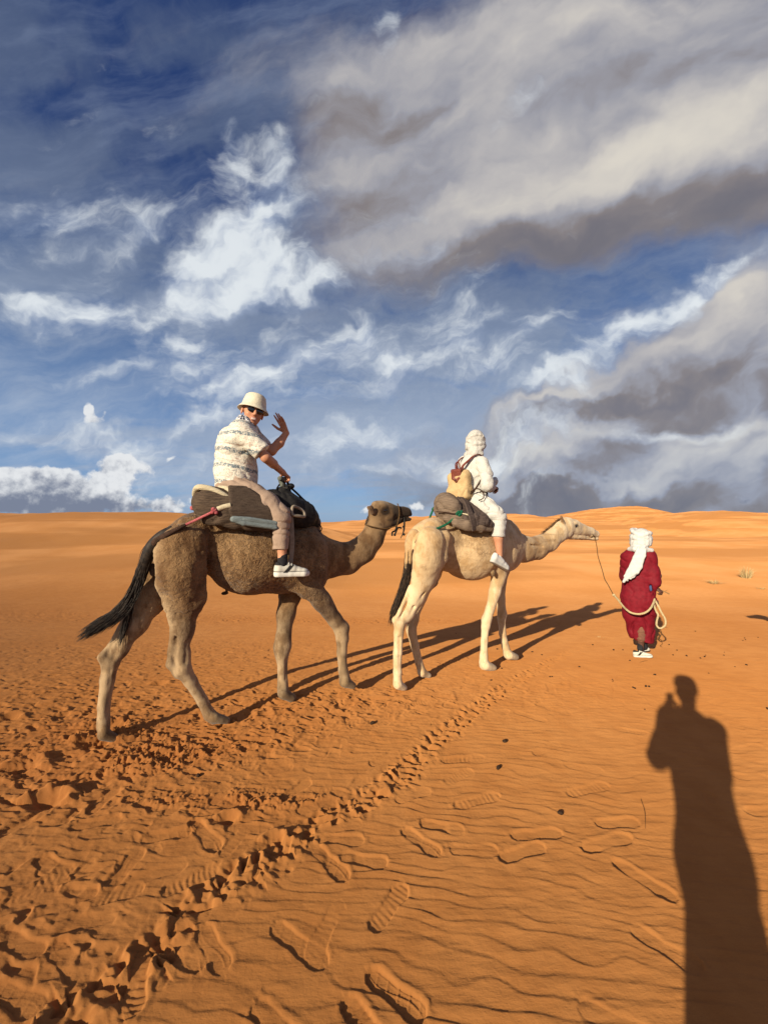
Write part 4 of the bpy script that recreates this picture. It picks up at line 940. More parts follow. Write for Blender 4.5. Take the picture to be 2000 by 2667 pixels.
def make_shoe(name, heel, toe, parent, upper, sole, accent=None, up=(0, 0, 1), hi=.0, chunky=False, laces=True):
    """heel / toe: points on the ground line of the sole"""
    heel = np.array(heel, float); toe = np.array(toe, float); L_ = np.linalg.norm(toe - heel); B = basis(toe - heel, up); Z = L_ / .29
    P = lambda f, l, u: heel + B[0] * f * Z + B[1] * l * Z + B[2] * u * Z
    S_ = Sculpt(); U = (*upper, 0); O = (*sole, 0); so = .016 if not chunky else .022
    S_.cone(P(.040, 0, so), P(.13, 0, so * .9), .036 * Z, .034 * Z, .01, O); S_.cone(P(.13, 0, so * .9), P(.235, .004, so), .034 * Z, .042 * Z, .01, O); S_.cone(P(.235, .004, so), P(.262, .006, so), .042 * Z, .028 * Z, .01, O)
    S_.box(P(.14, 0, -.05), (.25 * Z, .10 * Z, .05 * Z), .001, .004, (0,), B, op=-1)
    t = so + .030
    S_.box(P(.145, 0, t + .072), (.25 * Z, .10 * Z, .060 * Z), .001, .004, (0,), B, op=-1)
    S_.cone(P(.040, 0, .050), P(.042, 0, .090 + hi), .034 * Z, .029 * Z, .012, U)
    S_.cone(P(.045, 0, .066), P(.150, 0, .056), .035 * Z, .034 * Z, .012, U)
    S_.cone(P(.100, 0, .090), P(.200, .003, .046), .024 * Z, .028 * Z, .012, U)
    S_.cone(P(.200, .003, .040), P(.250, .005, .034), .032 * Z, .024 * Z, .015, U)
    S_.ell(P(.055, 0, .128 + hi), (.030 * Z, .022 * Z, .035 * Z), .006, (0,), B, op=-1)
    def post(v, f, c):
        q = (v - heel) @ B.T / Z
        s_ = sstep(-q[:, 2], -(so + .022), -(so + .014)); c[:, :3] = c[:, :3] * (1 - s_[:, None]) + s_[:, None] * np.array(sole)
        if accent:
            e = q[:, 0] - .085 - (q[:, 2] - .03) * .9
            a = (1 - sstep(np.abs(e), .017, .021)) * sstep(q[:, 2], .030, .036) * (1 - sstep(q[:, 2], .090, .096))
            h_ = sstep(q[:, 2], .088, .094) * (1 - sstep(q[:, 0], .10, .11)); h_ = np.maximum(h_, (1 - sstep(np.abs(q[:, 2] - so - .021), .002, .0045)) * .8); a = np.maximum(a, h_)
            c[:, :3] = c[:, :3] * (1 - a[:, None]) + a[:, None] * np.array(accent)
        return v, c
    o = sculpt_obj(name, S_, .0045, M_SHOE, parent, post=post)
    if laces:
        vs = []
        for k in range(4):
            f_ = .115 + .022 * k; h_ = .113 - .0125 * k
            vs.append(tube('x', [P(f_, -.025, h_ - .014), P(f_ + .004, 0, h_ + .003), P(f_, .025, h_ - .014)], .0035 * Z, None, seg=6, raw=True))
        v, f = join_raw(vs); mesh_obj('laces', v, f, M_LACE, o)
    return o
M_LACE = cloth('lace_cord', (.75, .72, .62)); M_SOCK = cloth('black_sock', (.018, .017, .02), (.03, .03, .032))

def folds(amp, freq, dirv, seed=1, amp2=None):
    d = np.array(dirv, float)
    def f(P):
        w = noise3(P, 5, seed) * 1.4 + noise3(P, 12, seed + 1) * .4
        r = np.sin((P @ d) * freq * .8 + w * 2.6)
        return -.35 * amp + 1.4 * amp * (1 - np.abs(r)) ** 2 * (.15 + 1.0 * np.clip(noise3(P, 6, seed + 2) + .35, 0, 1)) + (amp2 or amp * .3) * noise3(P, 20, seed + 3)
    return f

def strap(name, pts, w, t, mat, parent, nrm):
    """flat band along pts; nrm = face direction (vector or list)"""
    p = smooth_path(pts, 6); n = len(p); T = np.gradient(p, axis=0); T /= np.linalg.norm(T, axis=1, keepdims=True)
    V, Fc = [], []
    for i in range(n):
        N = np.array(nrm, float) if np.ndim(nrm) == 1 else np.array(nrm[min(int(i / n * len(nrm)), len(nrm) - 1)], float)
        N = N - T[i] * (N @ T[i]); N /= np.linalg.norm(N); S = np.cross(T[i], N)
        for a, b in ((-1, -1), (1, -1), (1, 1), (-1, 1)): V.append(p[i] + S * w * .5 * a + N * t * .5 * b)
    for i in range(n - 1):
        for j in range(4): Fc.append((i * 4 + j, i * 4 + (j + 1) % 4, (i + 1) * 4 + (j + 1) % 4, (i + 1) * 4 + j))
    Fc += [(3, 2, 1, 0), tuple((n - 1) * 4 + j for j in range(4))]
    return mesh_obj(name, np.array(V), Fc, mat, parent, smooth=False)

def lathe(name, prof, c, B, mat, parent, n=40, wob=0.0, seed=1, thick=True):
    rng = np.random.RandomState(seed); ph = np.linspace(0, 2 * math.pi, n, endpoint=False); V = []; a1, a2 = rng.rand(2) * 6
    for r, z, sx in prof:
        rr = r * (1 + wob * np.sin(2 * ph + a1) + wob * .6 * np.sin(3 * ph + a2)); zz = z + wob * .25 * np.sin(2 * ph + a2) * (r > .1)
        V.append(np.array(c) + (rr * np.cos(ph) * sx)[:, None] * B[0] + (rr * np.sin(ph))[:, None] * B[1] + (np.zeros(n) + zz)[:, None] * B[2])
    m = len(prof); V = np.concatenate(V); Fc = [(i * n + j, i * n + (j + 1) % n, (i + 1) * n + (j + 1) % n, (i + 1) * n + j) for i in range(m - 1) for j in range(n)]
    return mesh_obj(name, V, np.array(Fc), mat, parent)

# ---------------------------------------------------------------- saddle and rider on the brown camel
def felt(name, c1, c2, streak=(1, 1, 7)):
    m, g, b = mat_new(name); co = obj_co(g); n = g.noise(g.v('MULTIPLY', co, streak), 16, 5, .7); n2 = g.noise(co, 160, 3, .7); n3 = g.noise(g.v('MULTIPLY', co, (1, 1, 5)), 9, 4, .7, 1.)
    c = g.mix(g.ss(n, .35, .68), c1, c2); c = g.mix(g.m('MULTIPLY', g.ss(n2, .45, .7), .4), c, (*[x * .45 for x in c1], 1)); c = g.mix(g.m('MULTIPLY', g.ss(n3, .60, .68), .5), c, (*[x * .3 for x in c1], 1))
    g.put(b.inputs['Base Color'], c); b.inputs['Roughness'].default_value = .95; b.inputs['Specular IOR Level'].default_value = .08
    bump(g, b, g.m('ADD', n, g.m('MULTIPLY', n2, .5)), .7, .012); return m
M_FELT = felt('brown_grey_felt', (.115, .080, .055), (.05, .036, .028))
M_FELT2 = felt('dark_felt', (.095, .068, .050), (.060, .043, .033))
M_BLUE = felt('grey_blue_blanket', (.22, .26, .26), (.15, .18, .185))
M_CREAM = felt('cream_cloth', (.62, .54, .38), (.50, .42, .28))
M_BLACK = cloth('black_webbing', (.014, .013, .013), (.03, .028, .026), rough=.7)
M_IRON, _g, _b = mat_new('dark_iron'); _g.put(_b.inputs['Base Color'], (.03, .028, .026)); _b.inputs['Roughness'].default_value = .45; _b.inputs['Metallic'].default_value = .6
M_GREYPAD = cloth('grey_grip_padding', (.13, .14, .12), (.08, .085, .075))
M_STRAP = cloth('beige_girth_webbing', (.30, .25, .19), (.22, .18, .13))
M_PINK = cloth('pink_rope', (.60, .17, .18), (.45, .09, .10), wrinkle=200, ws=.8)
M_DROPE = cloth('dark_brown_rope', (.09, .05, .035), (.05, .03, .02), wrinkle=250, ws=.8)

def slab(S_, pts, t, k=.004, col=(.1, .1, .1, 0)):
    """thick felt sheet: a fan of close-set flat cones filling a polygon"""
    pts = [np.array(p, float) for p in pts]; c = sum(pts) / len(pts); n = len(pts)
    for i in range(n):
        a, b = pts[i], pts[(i + 1) % n]; m = max(2, int(np.linalg.norm(b - a) / (t * 1.1)))
        for j in range(m):
            p = a + (b - a) * j / m; S_.cone(c, p, t, t, k, col)

def saddle_brown():
    L, J, kk = FR1.L, FR1.J, FR1.k
    root = empty('saddle', FR1.loc, FR1.th); root.location.z = 1.3; off = np.array([0, 0, 1.3])
    tag(root, 'dark felt saddle with cream rim and pink rope on the brown camel', 'saddle')
    def Lz(x, y, s): return L(x, y, s) - off
    def Jz(x, y, s, r): p, rr = J(x, y, s, r); return (p - off, rr)
    C0 = (.1, .1, .1, 0)
    A = Sculpt()
    for sd in (-1, 1):
        A.chain([Jz(546, 1308, 0, 38), Jz(550, 1312, sd * .15, 41), Jz(560, 1316, sd * .25, 44), Jz(600, 1330, sd * .31, 38), Jz(660, 1345, sd * .335, 32), Jz(712, 1356, sd * .33, 24)], .03, C0, fl=.62)
        A.chain([Jz(548, 1345, sd * .27, 22), Jz(620, 1358, sd * .335, 17), Jz(700, 1366, sd * .355, 15)], .03, C0, fl=.8)
    sculpt_obj('rear_pad', A, .012, M_FELT, root, disp=folds(.008, 60, (.1, 0, 1), 21))
    rim = [Lz(508, 1290, 0), Lz(511, 1277, -.12), Lz(520, 1269, -.235), Lz(548, 1273, -.285), Lz(576, 1284, -.315), Lz(600, 1298, -.33)]
    tube('white_rim', rim, [.022, .026, .026, .025, .022, .018], M_CREAM, root, seg=12, flat=.9)
    tube('white_rim', [Lz(572, 1270, -.20), Lz(590, 1272, -.26), Lz(602, 1278, -.31)], .020, M_CREAM, root)
    for sd in (-1, 1):
        B_ = Sculpt(); q = Lz(648, 1318, sd * .33)
        pts = [(612, 1290), (612, 1330), (650, 1330), (690, 1335), (650, 1310)]
        cu = lambda pts, s1, s2, t: slab(B_, [Lz(a, b, sd * (s1 + (s2 - s1) * (b - 1266) / 96)) for a, b in pts], t)
        slab(B_, [Lz(a, b, sd * (.31 + .085 * (b - 1266) / 66)) for a, b in ((601, 1270), (640, 1272), (690, 1305), (722, 1331), (603, 1331))], .020)
        slab(B_, [Lz(a, b, sd * .392) for a, b in ((604, 1336), (722, 1338), (722, 1360), (609, 1349))], .018)
        sculpt_obj('side_panel', B_, .009, M_FELT2, root, disp=folds(.004, 50, (.2, 0, 1), 23))
        D_ = Sculpt()
        D_.chain([Jz(609, 1351, sd * .405, 7.5), Jz(650, 1353, sd * .415, 7), Jz(718, 1363, sd * .415, 6.5)], .004, C0, fl=1.2)
        D_.chain([Jz(607, 1353, sd * .405, 7), Jz(635, 1363, sd * .415, 6.5), Jz(718, 1374, sd * .415, 6.5)], .008, C0, fl=1.2)
        sculpt_obj('folded_blanket', D_, .007, M_BLUE, root)
        F__ = Sculpt()
        F__.chain([Jz(712, 1308, sd * .24, 34), Jz(750, 1328, sd * .25, 34), Jz(790, 1340, sd * .20, 30), Jz(808, 1350, sd * .06, 24)], .04, C0, fl=.55)
        F__.chain([Jz(735, 1288, sd * .10, 20), Jz(775, 1316, sd * .13, 18), Jz(812, 1345, sd * .11, 14), Jz(822, 1368, sd * .08, 9)], .03, C0, fl=.8)
        sculpt_obj('front_pad', F__, .011, M_BLACK, root, disp=folds(.006, 70, (1, 0, .3), 25))
        strap('girth_strap', [Lz(757, 1330, sd * .36), Lz(759, 1365, sd * .365), Lz(761, 1420, sd * .35), Lz(755, 1480, sd * .30), Lz(748, 1525, sd * .16)], .040, .006, M_STRAP, root, (0, sd, 0))
        strap('frame_strap', [Lz(748, 1300, sd * .22), Lz(752, 1318, sd * .30), Lz(756, 1334, sd * .345)], .045, .012, M_STRAP, root, (0, sd, .3))
        tube('frame_loop', [Lz(762, 1340, sd * .39), Lz(780, 1344, sd * .38), Lz(793, 1345, sd * .35), Lz(790, 1332, sd * .33), Lz(776, 1322, sd * .34), Lz(763, 1320, sd * .37)], .013, M_STRAP, root, closed=True, seg=8)
        strap('frame_strap', [Lz(765, 1303, sd * .15), Lz(772, 1318, sd * .24), Lz(772, 1336, sd * .31)], .022, .010, M_BLACK, root, (0, sd, .2))
        tube('handle_post', [Lz(738, 1246, sd * .035), Lz(742, 1280, sd * .10), Lz(748, 1312, sd * .20)], .013, M_IRON, root)
        tube('handle_post', [Lz(748, 1250, sd * .03), Lz(757, 1285, sd * .09), Lz(772, 1315, sd * .17)], .012, M_BLACK, root)
    ball('handle_knob', Lz(758, 1266, -.05), (.034, .028, .026), M_IRON, root); ball('handle_knob', Lz(752, 1272, -.06), (.022, .03, .03), M_BLACK, root)
    tube('hand_grip', [Lz(728, 1246, -.10), Lz(740, 1249, -.04), Lz(742, 1249, .04), Lz(736, 1247, .10)], [.020, .024, .024, .02], M_GREYPAD, root, seg=14)
    g2 = Sculpt(); g2.chain([Jz(733, 1250, -.03, 8), Jz(737, 1264, -.035, 8)], .01, C0, fl=1.2); sculpt_obj('hand_grip', g2, .006, M_GREYPAD, root)
    tube('brace_rod', [Lz(757, 1270, -.04), Lz(772, 1283, -.05), Lz(789, 1300, -.06), Lz(801, 1310, -.07)], .010, M_IRON, root)
    ball('brace_joint', Lz(800, 1310, -.07), (.022, .02, .016), M_IRON, root)
    tube('front_ring', [Lz(826, 1360, -.10), Lz(834, 1368, -.10), Lz(838, 1377, -.10), Lz(834, 1384, -.10), Lz(828, 1380, -.10), Lz(824, 1368, -.10)], .0055, M_BLACK, root, closed=True, seg=8)
    for a_, b_ in (((728, 1262), (720, 1285)), ((745, 1262), (760, 1300)), ((765, 1300), (758, 1330)), ((735, 1268), (750, 1272))):
        tube('tie_cord', [Lz(*a_, -.09), Lz((a_[0] + b_[0]) / 2 - 3, (a_[1] + b_[1]) / 2, -.13), Lz(*b_, -.17)], .007, M_BLACK, root, seg=8)
    # crupper rope: white sleeve, pink knot, dark rope under the tail
    w = [Lz(602, 1316, -.385), Lz(585, 1320, -.375), Lz(567, 1326, -.365)]
    tube('rope_sleeve', w, [.020, .021, .019], M_CREAM, root)
    tube('crupper_rope', [Lz(568, 1326, -.365), Lz(555, 1333, -.36), Lz(530, 1345, -.33), Lz(505, 1357, -.295), Lz(482, 1368, -.285)], .010, M_PINK, root)
    for (x, y) in ((560, 1329), (554, 1334), (563, 1335), (556, 1326)): ball('rope_knot', Lz(x, y, -.38), (.016, .014, .015), M_PINK, root, n=9)
    ball('rope_knot', Lz(502, 1323, .02), (.02, .02, .02), M_PINK, root, n=9)
    tube('crupper_rope', [Lz(484, 1367, -.286), Lz(458, 1380, -.28), Lz(432, 1394, -.25), Lz(410, 1408, -.18), Lz(398, 1420, -.10)], [.012, .017, .022, .026, .028], M_DROPE, root)
    return root
saddle_brown()

M_HAT = cloth('cream_hat_canvas', (.66, .61, .47), (.58, .53, .40), ws=.3); M_TAUPE = cloth('taupe_trouser_cloth', (.34, .245, .185), (.30, .215, .16), ws=.35, wrinkle=22)
def shirt_mat():
    m, g, b = mat_new('patterned_shirt_cloth'); co = obj_co(g); x, y, z = g.sep(co)[:3]
    zz = g.m('ADD', g.m('ADD', z, g.m('MULTIPLY', x, .16)), g.m('MULTIPLY', g.m('SUBTRACT', g.noise(co, 7, 3, .5), .5), .05))
    fr_ = g.m('FRACT', g.m('MULTIPLY', zz, 7.4))
    band = g.m('MULTIPLY', g.ss(fr_, .08, .11), g.ss(fr_, .34, .31))
    line = g.m('MULTIPLY', g.ss(fr_, .52, .54), g.ss(fr_, .60, .58))
    nb = g.noise(co, 75, 3, .7, .4); nr = g.noise(co, 60, 4, .75); nr2 = g.noise(g.v('ADD', co, (3, 1, 2)), 75, 4, .7); patch = g.noise(co, 9, 3, .6)
    c = g.mix(g.m('MULTIPLY', g.ss(nr, .54, .60), g.m('MULTIPLY', .75, g.ss(patch, .35, .6))), (.70, .66, .56), (.42, .22, .16))
    c = g.mix(g.m('MULTIPLY', g.ss(nr2, .53, .60), .75), c, (.26, .28, .27))
    c = g.mix(g.m('MULTIPLY', g.m('MULTIPLY', band, .95), g.ss(nb, .44, .50)), c, (.13, .17, .20))
    c = g.mix(g.m('MULTIPLY', line, .45), c, (.42, .30, .24))
    g.put(b.inputs['Base Color'], c); b.inputs['Roughness'].default_value = .85; b.inputs['Specular IOR Level'].default_value = .15
    bump(g, b, g.noise(co, 18, 4, .5, .8), .4, .02); return m
M_SCARF1, _g, _b = mat_new('black_white_neck_scarf'); _n = _g.noise(obj_co(_g), 55, 3, .6, 1.0); _g.put(_b.inputs['Base Color'], _g.mix(_g.ss(_n, .48, .53), (.02, .025, .05), (.62, .62, .64)))
M_GLASS, _g, _b = mat_new('black_sunglass_lens'); _g.put(_b.inputs['Base Color'], (.006, .006, .007)); _b.inputs['Roughness'].default_value = .08; _b.inputs['Specular IOR Level'].default_value = .7

def rider_waving():
    L, J, kk = FR1.L, FR1.J, FR1.k; base = L(625, 1275, 0); base[1] = 0
    root = empty('person', FR1.loc, FR1.th); root.location = Vector(FR1.loc) + Vector((math.cos(FR1.th) * base[0], math.sin(FR1.th) * base[0], base[2]))
    tag(root, 'person waving in a cream bucket hat and patterned shirt, riding the brown camel', 'person')
    Lz = lambda x, y, s: L(x, y, s) - base
    def Jz(x, y, s, r): p, rr = J(x, y, s, r); return (p - base, rr)
    body = Sculpt()
    th = FR1.th; wl = lambda v: np.array([v[0] * math.cos(th) + v[1] * math.sin(th), -v[0] * math.sin(th) + v[1] * math.cos(th), v[2]])   # world direction -> local
    hc = Lz(659, 1073, 0)
    tocam = np.array([-(FR1.loc[0] - 1.0), -FR1.loc[1], 0]); fwd = wl(np.array([.52, -.88, -.10])); upv = wl(np.array([.20, .05, 1.0]))
    B, P = add_head(body, hc, fwd, upv, SK, True, 1.13)
    body.chain([Jz(634, 1130, 0, 20), (P(-.02, 0, -.05), .052)], .02, SK)
    body.chain([Jz(630, 1140, 0, 34), Jz(620, 1200, 0, 38), Jz(620, 1265, 0, 40)], .03, SK, fl=.85)
    # right arm to the grip
    el = Jz(692, 1191, -.24, 11.5); wr = Jz(736, 1230, -.10, 8)
    body.chain([Jz(640, 1130, -.19, 16), Jz(668, 1163, -.23, 14.5), el, wr], .02, SK, cols=None)
    body.cone(el[0], Lz(712, 1208, -.19), 11.5 * kk(700), 11.5 * kk(700), .02, SK)
    add_hand(body, wr[0], Lz(745, 1238, -.075) - wr[0], np.array([.1, .3, -1.]), 1, (1.05, 1.05, 1.05, 1.0), .03, .95, SK, (.5, .6))
    # left arm raised
    el2 = Jz(707, 1174, .10, 12.5); wr2 = Jz(746, 1128, .08, 7.5)
    body.chain([Jz(655, 1130, .19, 16), Jz(680, 1158, .17, 14), el2, Jz(728, 1154, .09, 11.5), wr2], .02, SK)
    hd_ = Lz(733, 1098, .06) - wr2[0]
    add_hand(body, wr2[0], hd_, wl(np.array([-.45, -.85, -.1])), -1, (.05, .03, .07, .16), .10, 1.10, SK, (.5, .25))
    # lower legs
    for sd in (-1, 1):
        body.chain([Jz(732, 1350, sd * .36, 17), Jz(732, 1400, sd * .375, 15.5), Jz(736, 1452, sd * .375, 10.5), Jz(737, 1468, sd * .375, 10.5)], .02, SK)
        body.chain([Jz(620, 1268, sd * .09, 28), Jz(680, 1300, sd * .25, 24), Jz(732, 1348, sd * .36, 18)], .03, SK)
    sculpt_obj('body', body, .0055, M_SKIN, root, cw=.004)
    # shirt
    sh = Sculpt(); C0 = (.5, .5, .5, 0)
    sh.chain([Jz(632, 1118, 0, 27), Jz(630, 1140, 0, 40), Jz(619, 1180, 0, 46), Jz(615, 1225, 0, 51), Jz(617, 1272, 0, 52)], .035, C0, fl=.95)
    sh.cone(Lz(628, 1128, -.14), Lz(650, 1124, .15), .085, .085, .05, C0)
    sh.ell(Lz(594, 1165, -.02), (.09, .14, .16), .06, C0)
    sh.cone(Lz(634, 1130, -.17), Lz(682, 1176, -.232), .082, .077, .03, C0)
    sh.cone(Lz(650, 1128, .17), Lz(686, 1162, .18), .08, .072, .03, C0)
    Ra = rot_from_axes(Lz(682, 1176, -.232) - Lz(634, 1130, -.17))
    e1 = Lz(684, 1178, -.235); dd = Lz(682, 1176, -.232) - Lz(634, 1130, -.17); dd /= np.linalg.norm(dd)
    sh.box(e1 + dd * .10, (.10, .12, .12), .001, .006, (0,), Ra, op=-1)
    hem = Lz(619, 1277, 0)
    t_ = math.radians(-9); Rh = np.array([[math.cos(t_), 0, math.sin(t_)], [0, 1, 0], [-math.sin(t_), 0, math.cos(t_)]])
    sh.box(hem + np.array([0, 0, -.20]), (.40, .40, .19), .001, .008, (0,), Rh, op=-1)
    f1, f2 = folds(.008, 38, (.55, .3, .8), 31), folds(.006, 42, (1, .2, -.2), 33)
    sculpt_obj('shirt', sh, .0075, shirt_mat(), root, disp=lambda P_: f1(P_) + f2(P_) * .7)
    # trousers
    tr = Sculpt()
    tr.ell(Lz(617, 1272, 0), (.17, .19, .12), .04, C0)
    for sd in (-1, 1):
        tr.chain([Jz(618, 1276, sd * .10, 30), Jz(655, 1290, sd * .21, 31), Jz(695, 1312, sd * .31, 28.5), Jz(728, 1342, sd * .365, 25), Jz(733, 1358, sd * .37, 23)], .035, C0, fl=.95)
        tr.chain([Jz(732, 1352, sd * .37, 22), Jz(732, 1395, sd * .375, 19.5), Jz(731, 1430, sd * .375, 19)], .02, C0)
        tr.box(Lz(731, 1430, sd * .375) + np.array([0, 0, -.10]), (.12, .12, .10), .001, .004, (0,), None, op=-1)
    tf1 = folds(.017, 62, (.80, .1, .50), 41, .004); tf2 = folds(.016, 50, (.25, .1, 1), 45, .004)
    kz_ = Lz(733, 1345, 0)[2]
    sculpt_obj('trousers', tr, .0075, M_TAUPE, root, disp=lambda P_: np.where(P_[:, 2] > kz_ - .03, tf1(P_), tf2(P_) * .8))
    for sd in (-1, 1):
        so = Sculpt(); so.chain([Jz(737, 1449, sd * .375, 12.8), Jz(736, 1468, sd * .375, 13)], .01, C0); sculpt_obj('sock', so, .006, M_SOCK, root)
        make_shoe('shoe', Lz(711, 1503, sd * .375), Lz(807, 1500, sd * .40), root, (.56, .54, .46), (.66, .64, .57), (.02, .019, .02), hi=.004, chunky=True)
    # hat, glasses, scarf
    Bh = basis(B[0], B[2] + np.array([0, 0, 0])); hcp = P(-.004, 0, .036)
    R_ = np.array([Bh[0] + Bh[2] * .12, Bh[1], Bh[2] - Bh[0] * .02]); R_[0] /= np.linalg.norm(R_[0]); 
    prof = [(.001, .120, 1.1), (.045, .118, 1.1), (.068, .112, 1.1), (.084, .096, 1.1), (.095, .055, 1.1), (.103, .012, 1.12), (.107, .004, 1.12), (.119, -.010, 1.1), (.132, -.028, 1.08), (.133, -.031, 1.08), (.130, -.031, 1.08), (.117, -.014, 1.1), (.103, -.001, 1.12), (.099, .012, 1.1), (.090, .05, 1.1), (.074, .098, 1.1), (.001, .108, 1.1)]
    lathe('bucket_hat', prof, hcp, basis(B[0] * 1.0 + B[2] * .06, B[2]), M_HAT, root, 56, .012, 4)
    gl = []
    for sd in (-1, 1):
        ball('lens', P(.092, sd * .031, -.002), (.006, .033, .024), M_GLASS, root, R=basis(B[0] + sd * .25 * B[1], B[2]))
        tube('temple_arm', [P(.088, sd * .060, .010), P(.04, sd * .075, .010), P(-.01, sd * .080, .004)], .0035, M_GLASS, root, seg=6)
    tube('bridge', [P(.100, -.01, .006), P(.104, 0, .009), P(.100, .01, .006)], .003, M_GLASS, root, seg=6)
    sc = Sculpt(); n0 = Lz(640, 1108, 0)
    ring = [n0 + np.array([math.cos(a) * .058 + .004, math.sin(a) * .062, .020 - .026 * math.cos(a)]) for a in np.linspace(0, 2 * math.pi, 13)]
    for a_, b_ in zip(ring[:-1], ring[1:]): sc.cone(a_, b_, .022, .022, .01, C0); sc.cone(a_ + (.010, 0, .022), b_ + (.010, 0, .022), .015, .015, .01, C0)
    sculpt_obj('neck_scarf', sc, .006, M_SCARF1, root, disp=folds(.006, 120, (.2, .2, 1), 51))
    return root
rider_waving()
# ---------------------------------------------------------------- saddle and rider on the cream camel
M_TANFELT = felt('tan_felt', (.24, .175, .125), (.15, .11, .08)); M_PURP = felt('greyish_brown_cloth', (.12, .088, .075), (.07, .052, .045))
M_GREEN = cloth('green_rope', (.02, .17, .09), (.01, .10, .05), wrinkle=200, ws=.8)
M_WHITE = cloth('white_cotton', (.57, .555, .51), (.52, .505, .465), ws=.6, wrinkle=14); M_WHITE2 = cloth('white_turban_cotton', (.54, .525, .48), (.45, .435, .40), ws=.7, wrinkle=16)

def saddle_cream():
    fr = FR2; L, J = fr.L, fr.J; root = empty('saddle', fr.loc, fr.th); root.location.z = 1.4; off = np.array([0, 0, 1.4])
    tag(root, 'tan and grey-brown blanket saddle with green ropes on the cream camel', 'saddle')
    Lz = lambda x, y, s: L(x, y, s) - off
    def Jz(x, y, s, r): p, rr = J(x, y, s, r); return (p - off, rr)
    C0 = (.1, .1, .1, 0)
    A = Sculpt()
    A.chain([Jz(1160, 1330, 0, 28), Jz(1160, 1310, 0, 22)], .03, C0)
    for sd in (-1, 1):
        A.chain([Jz(1160, 1315, 0, 29), Jz(1166, 1318, sd * .10, 28), Jz(1178, 1322, sd * .18, 24)], .04, C0, fl=.9)
        A.chain([Jz(1162, 1340, sd * .08, 24), Jz(1176, 1346, sd * .18, 20), Jz(1196, 1350, sd * .25, 15)], .04, C0, fl=.8)
    sculpt_obj('rear_pad', A, .010, M_TANFELT, root, disp=folds(.014, 32, (.3, .2, 1), 61, .006))
    for sd in (-1, 1):
        B_ = Sculpt()
        B_.chain([Jz(1188, 1362, sd * .27, 14), Jz(1215, 1368, sd * .32, 14), Jz(1250, 1374, sd * .335, 12), Jz(1276, 1376, sd * .33, 10)], .02, C0, fl=.8)
        sculpt_obj('lower_blanket', B_, .009, M_TANFELT, root, disp=folds(.007, 60, (.4, 0, 1), 63, .004))
        D_ = Sculpt()
        slab(D_, [Lz(a, b, sd * (.10 + .25 * min(max((b - 1296) / 66, 0), 1))) for a, b in ((1182, 1300), (1205, 1300), (1222, 1312), (1262, 1342), (1276, 1362), (1240, 1366), (1212, 1352))], .024)
        D_.chain([Jz(1238, 1348, sd * .345, 10), Jz(1262, 1356, sd * .36, 12), Jz(1274, 1366, sd * .355, 9)], .02, C0, fl=.7)
        sculpt_obj('side_blanket', D_, .009, M_PURP, root, disp=folds(.010, 45, (.8, 0, .6), 65, .005))
        strap('cloth_band', [Lz(1196, 1296, sd * .08), Lz(1212, 1306, sd * .20), Lz(1222, 1330, sd * .32), Lz(1228, 1348, sd * .365), Lz(1232, 1366, sd * .37), Lz(1234, 1380, sd * .36)], .062, .018, M_PURP, root, (0, sd, .3))
        tube('green_cord', [Lz(1196, 1336, sd * .27), Lz(1180, 1352, sd * .25), Lz(1162, 1366, sd * .225)] if sd < 0 else [Lz(1128, 1327, .12), Lz(1123, 1338, .13), Lz(1119, 1350, .13)], .011, M_GREEN, root)
        tube('white_cord', [Lz(1196, 1337, sd * .275), Lz(1212, 1339, sd * .315), Lz(1226, 1344, sd * .35)], .008, M_CREAM, root)
    tube('tie_cord', [Lz(1136, 1333, -.10), Lz(1160, 1334, -.22), Lz(1182, 1338, -.27), Lz(1196, 1336, -.28)], .006, M_DROPE, root, seg=8)
    for (x, y, s) in ((1194, 1334, -.285), (1199, 1338, -.29), (1190, 1338, -.28), (1196, 1341, -.29), (1201, 1333, -.29), (1128, 1326, .10), (1131, 1323, .10)): ball('green_knot', Lz(x, y, s), (.019, .016, .018), M_GREEN, root, n=9)
    tube('crupper_rope', [Lz(1164, 1365, -.235), Lz(1140, 1376, -.225), Lz(1116, 1385, -.21), Lz(1098, 1394, -.18), Lz(1085, 1406, -.12)], [.011, .013, .016, .016, .014], M_GREEN, root)
    tube('crupper_rope', [Lz(1090, 1400, -.16), Lz(1080, 1420, -.115), Lz(1075, 1445, -.10)], .013, M_DROPE, root)
    F__ = Sculpt()
    for sd in (-1, 1): F__.chain([Jz(1268, 1335, 0, 20), Jz(1278, 1345, sd * .14, 20), Jz(1284, 1362, sd * .26, 16)], .03, C0, fl=.7)
    sculpt_obj('front_pad', F__, .011, M_BLACK, root)
    for sd in (-1, 1): tube('handle_post', [Lz(1267, 1276, sd * .02), Lz(1268, 1300, sd * .05), Lz(1270, 1325, sd * .11)], .014, M_BLACK, root)
    tube('hand_grip', [Lz(1262, 1278, .10), Lz(1274, 1278, 0), Lz(1286, 1276, -.08), Lz(1296, 1272, -.13)], [.014, .015, .015, .017], M_BLACK, root)
    return root
saddle_cream()

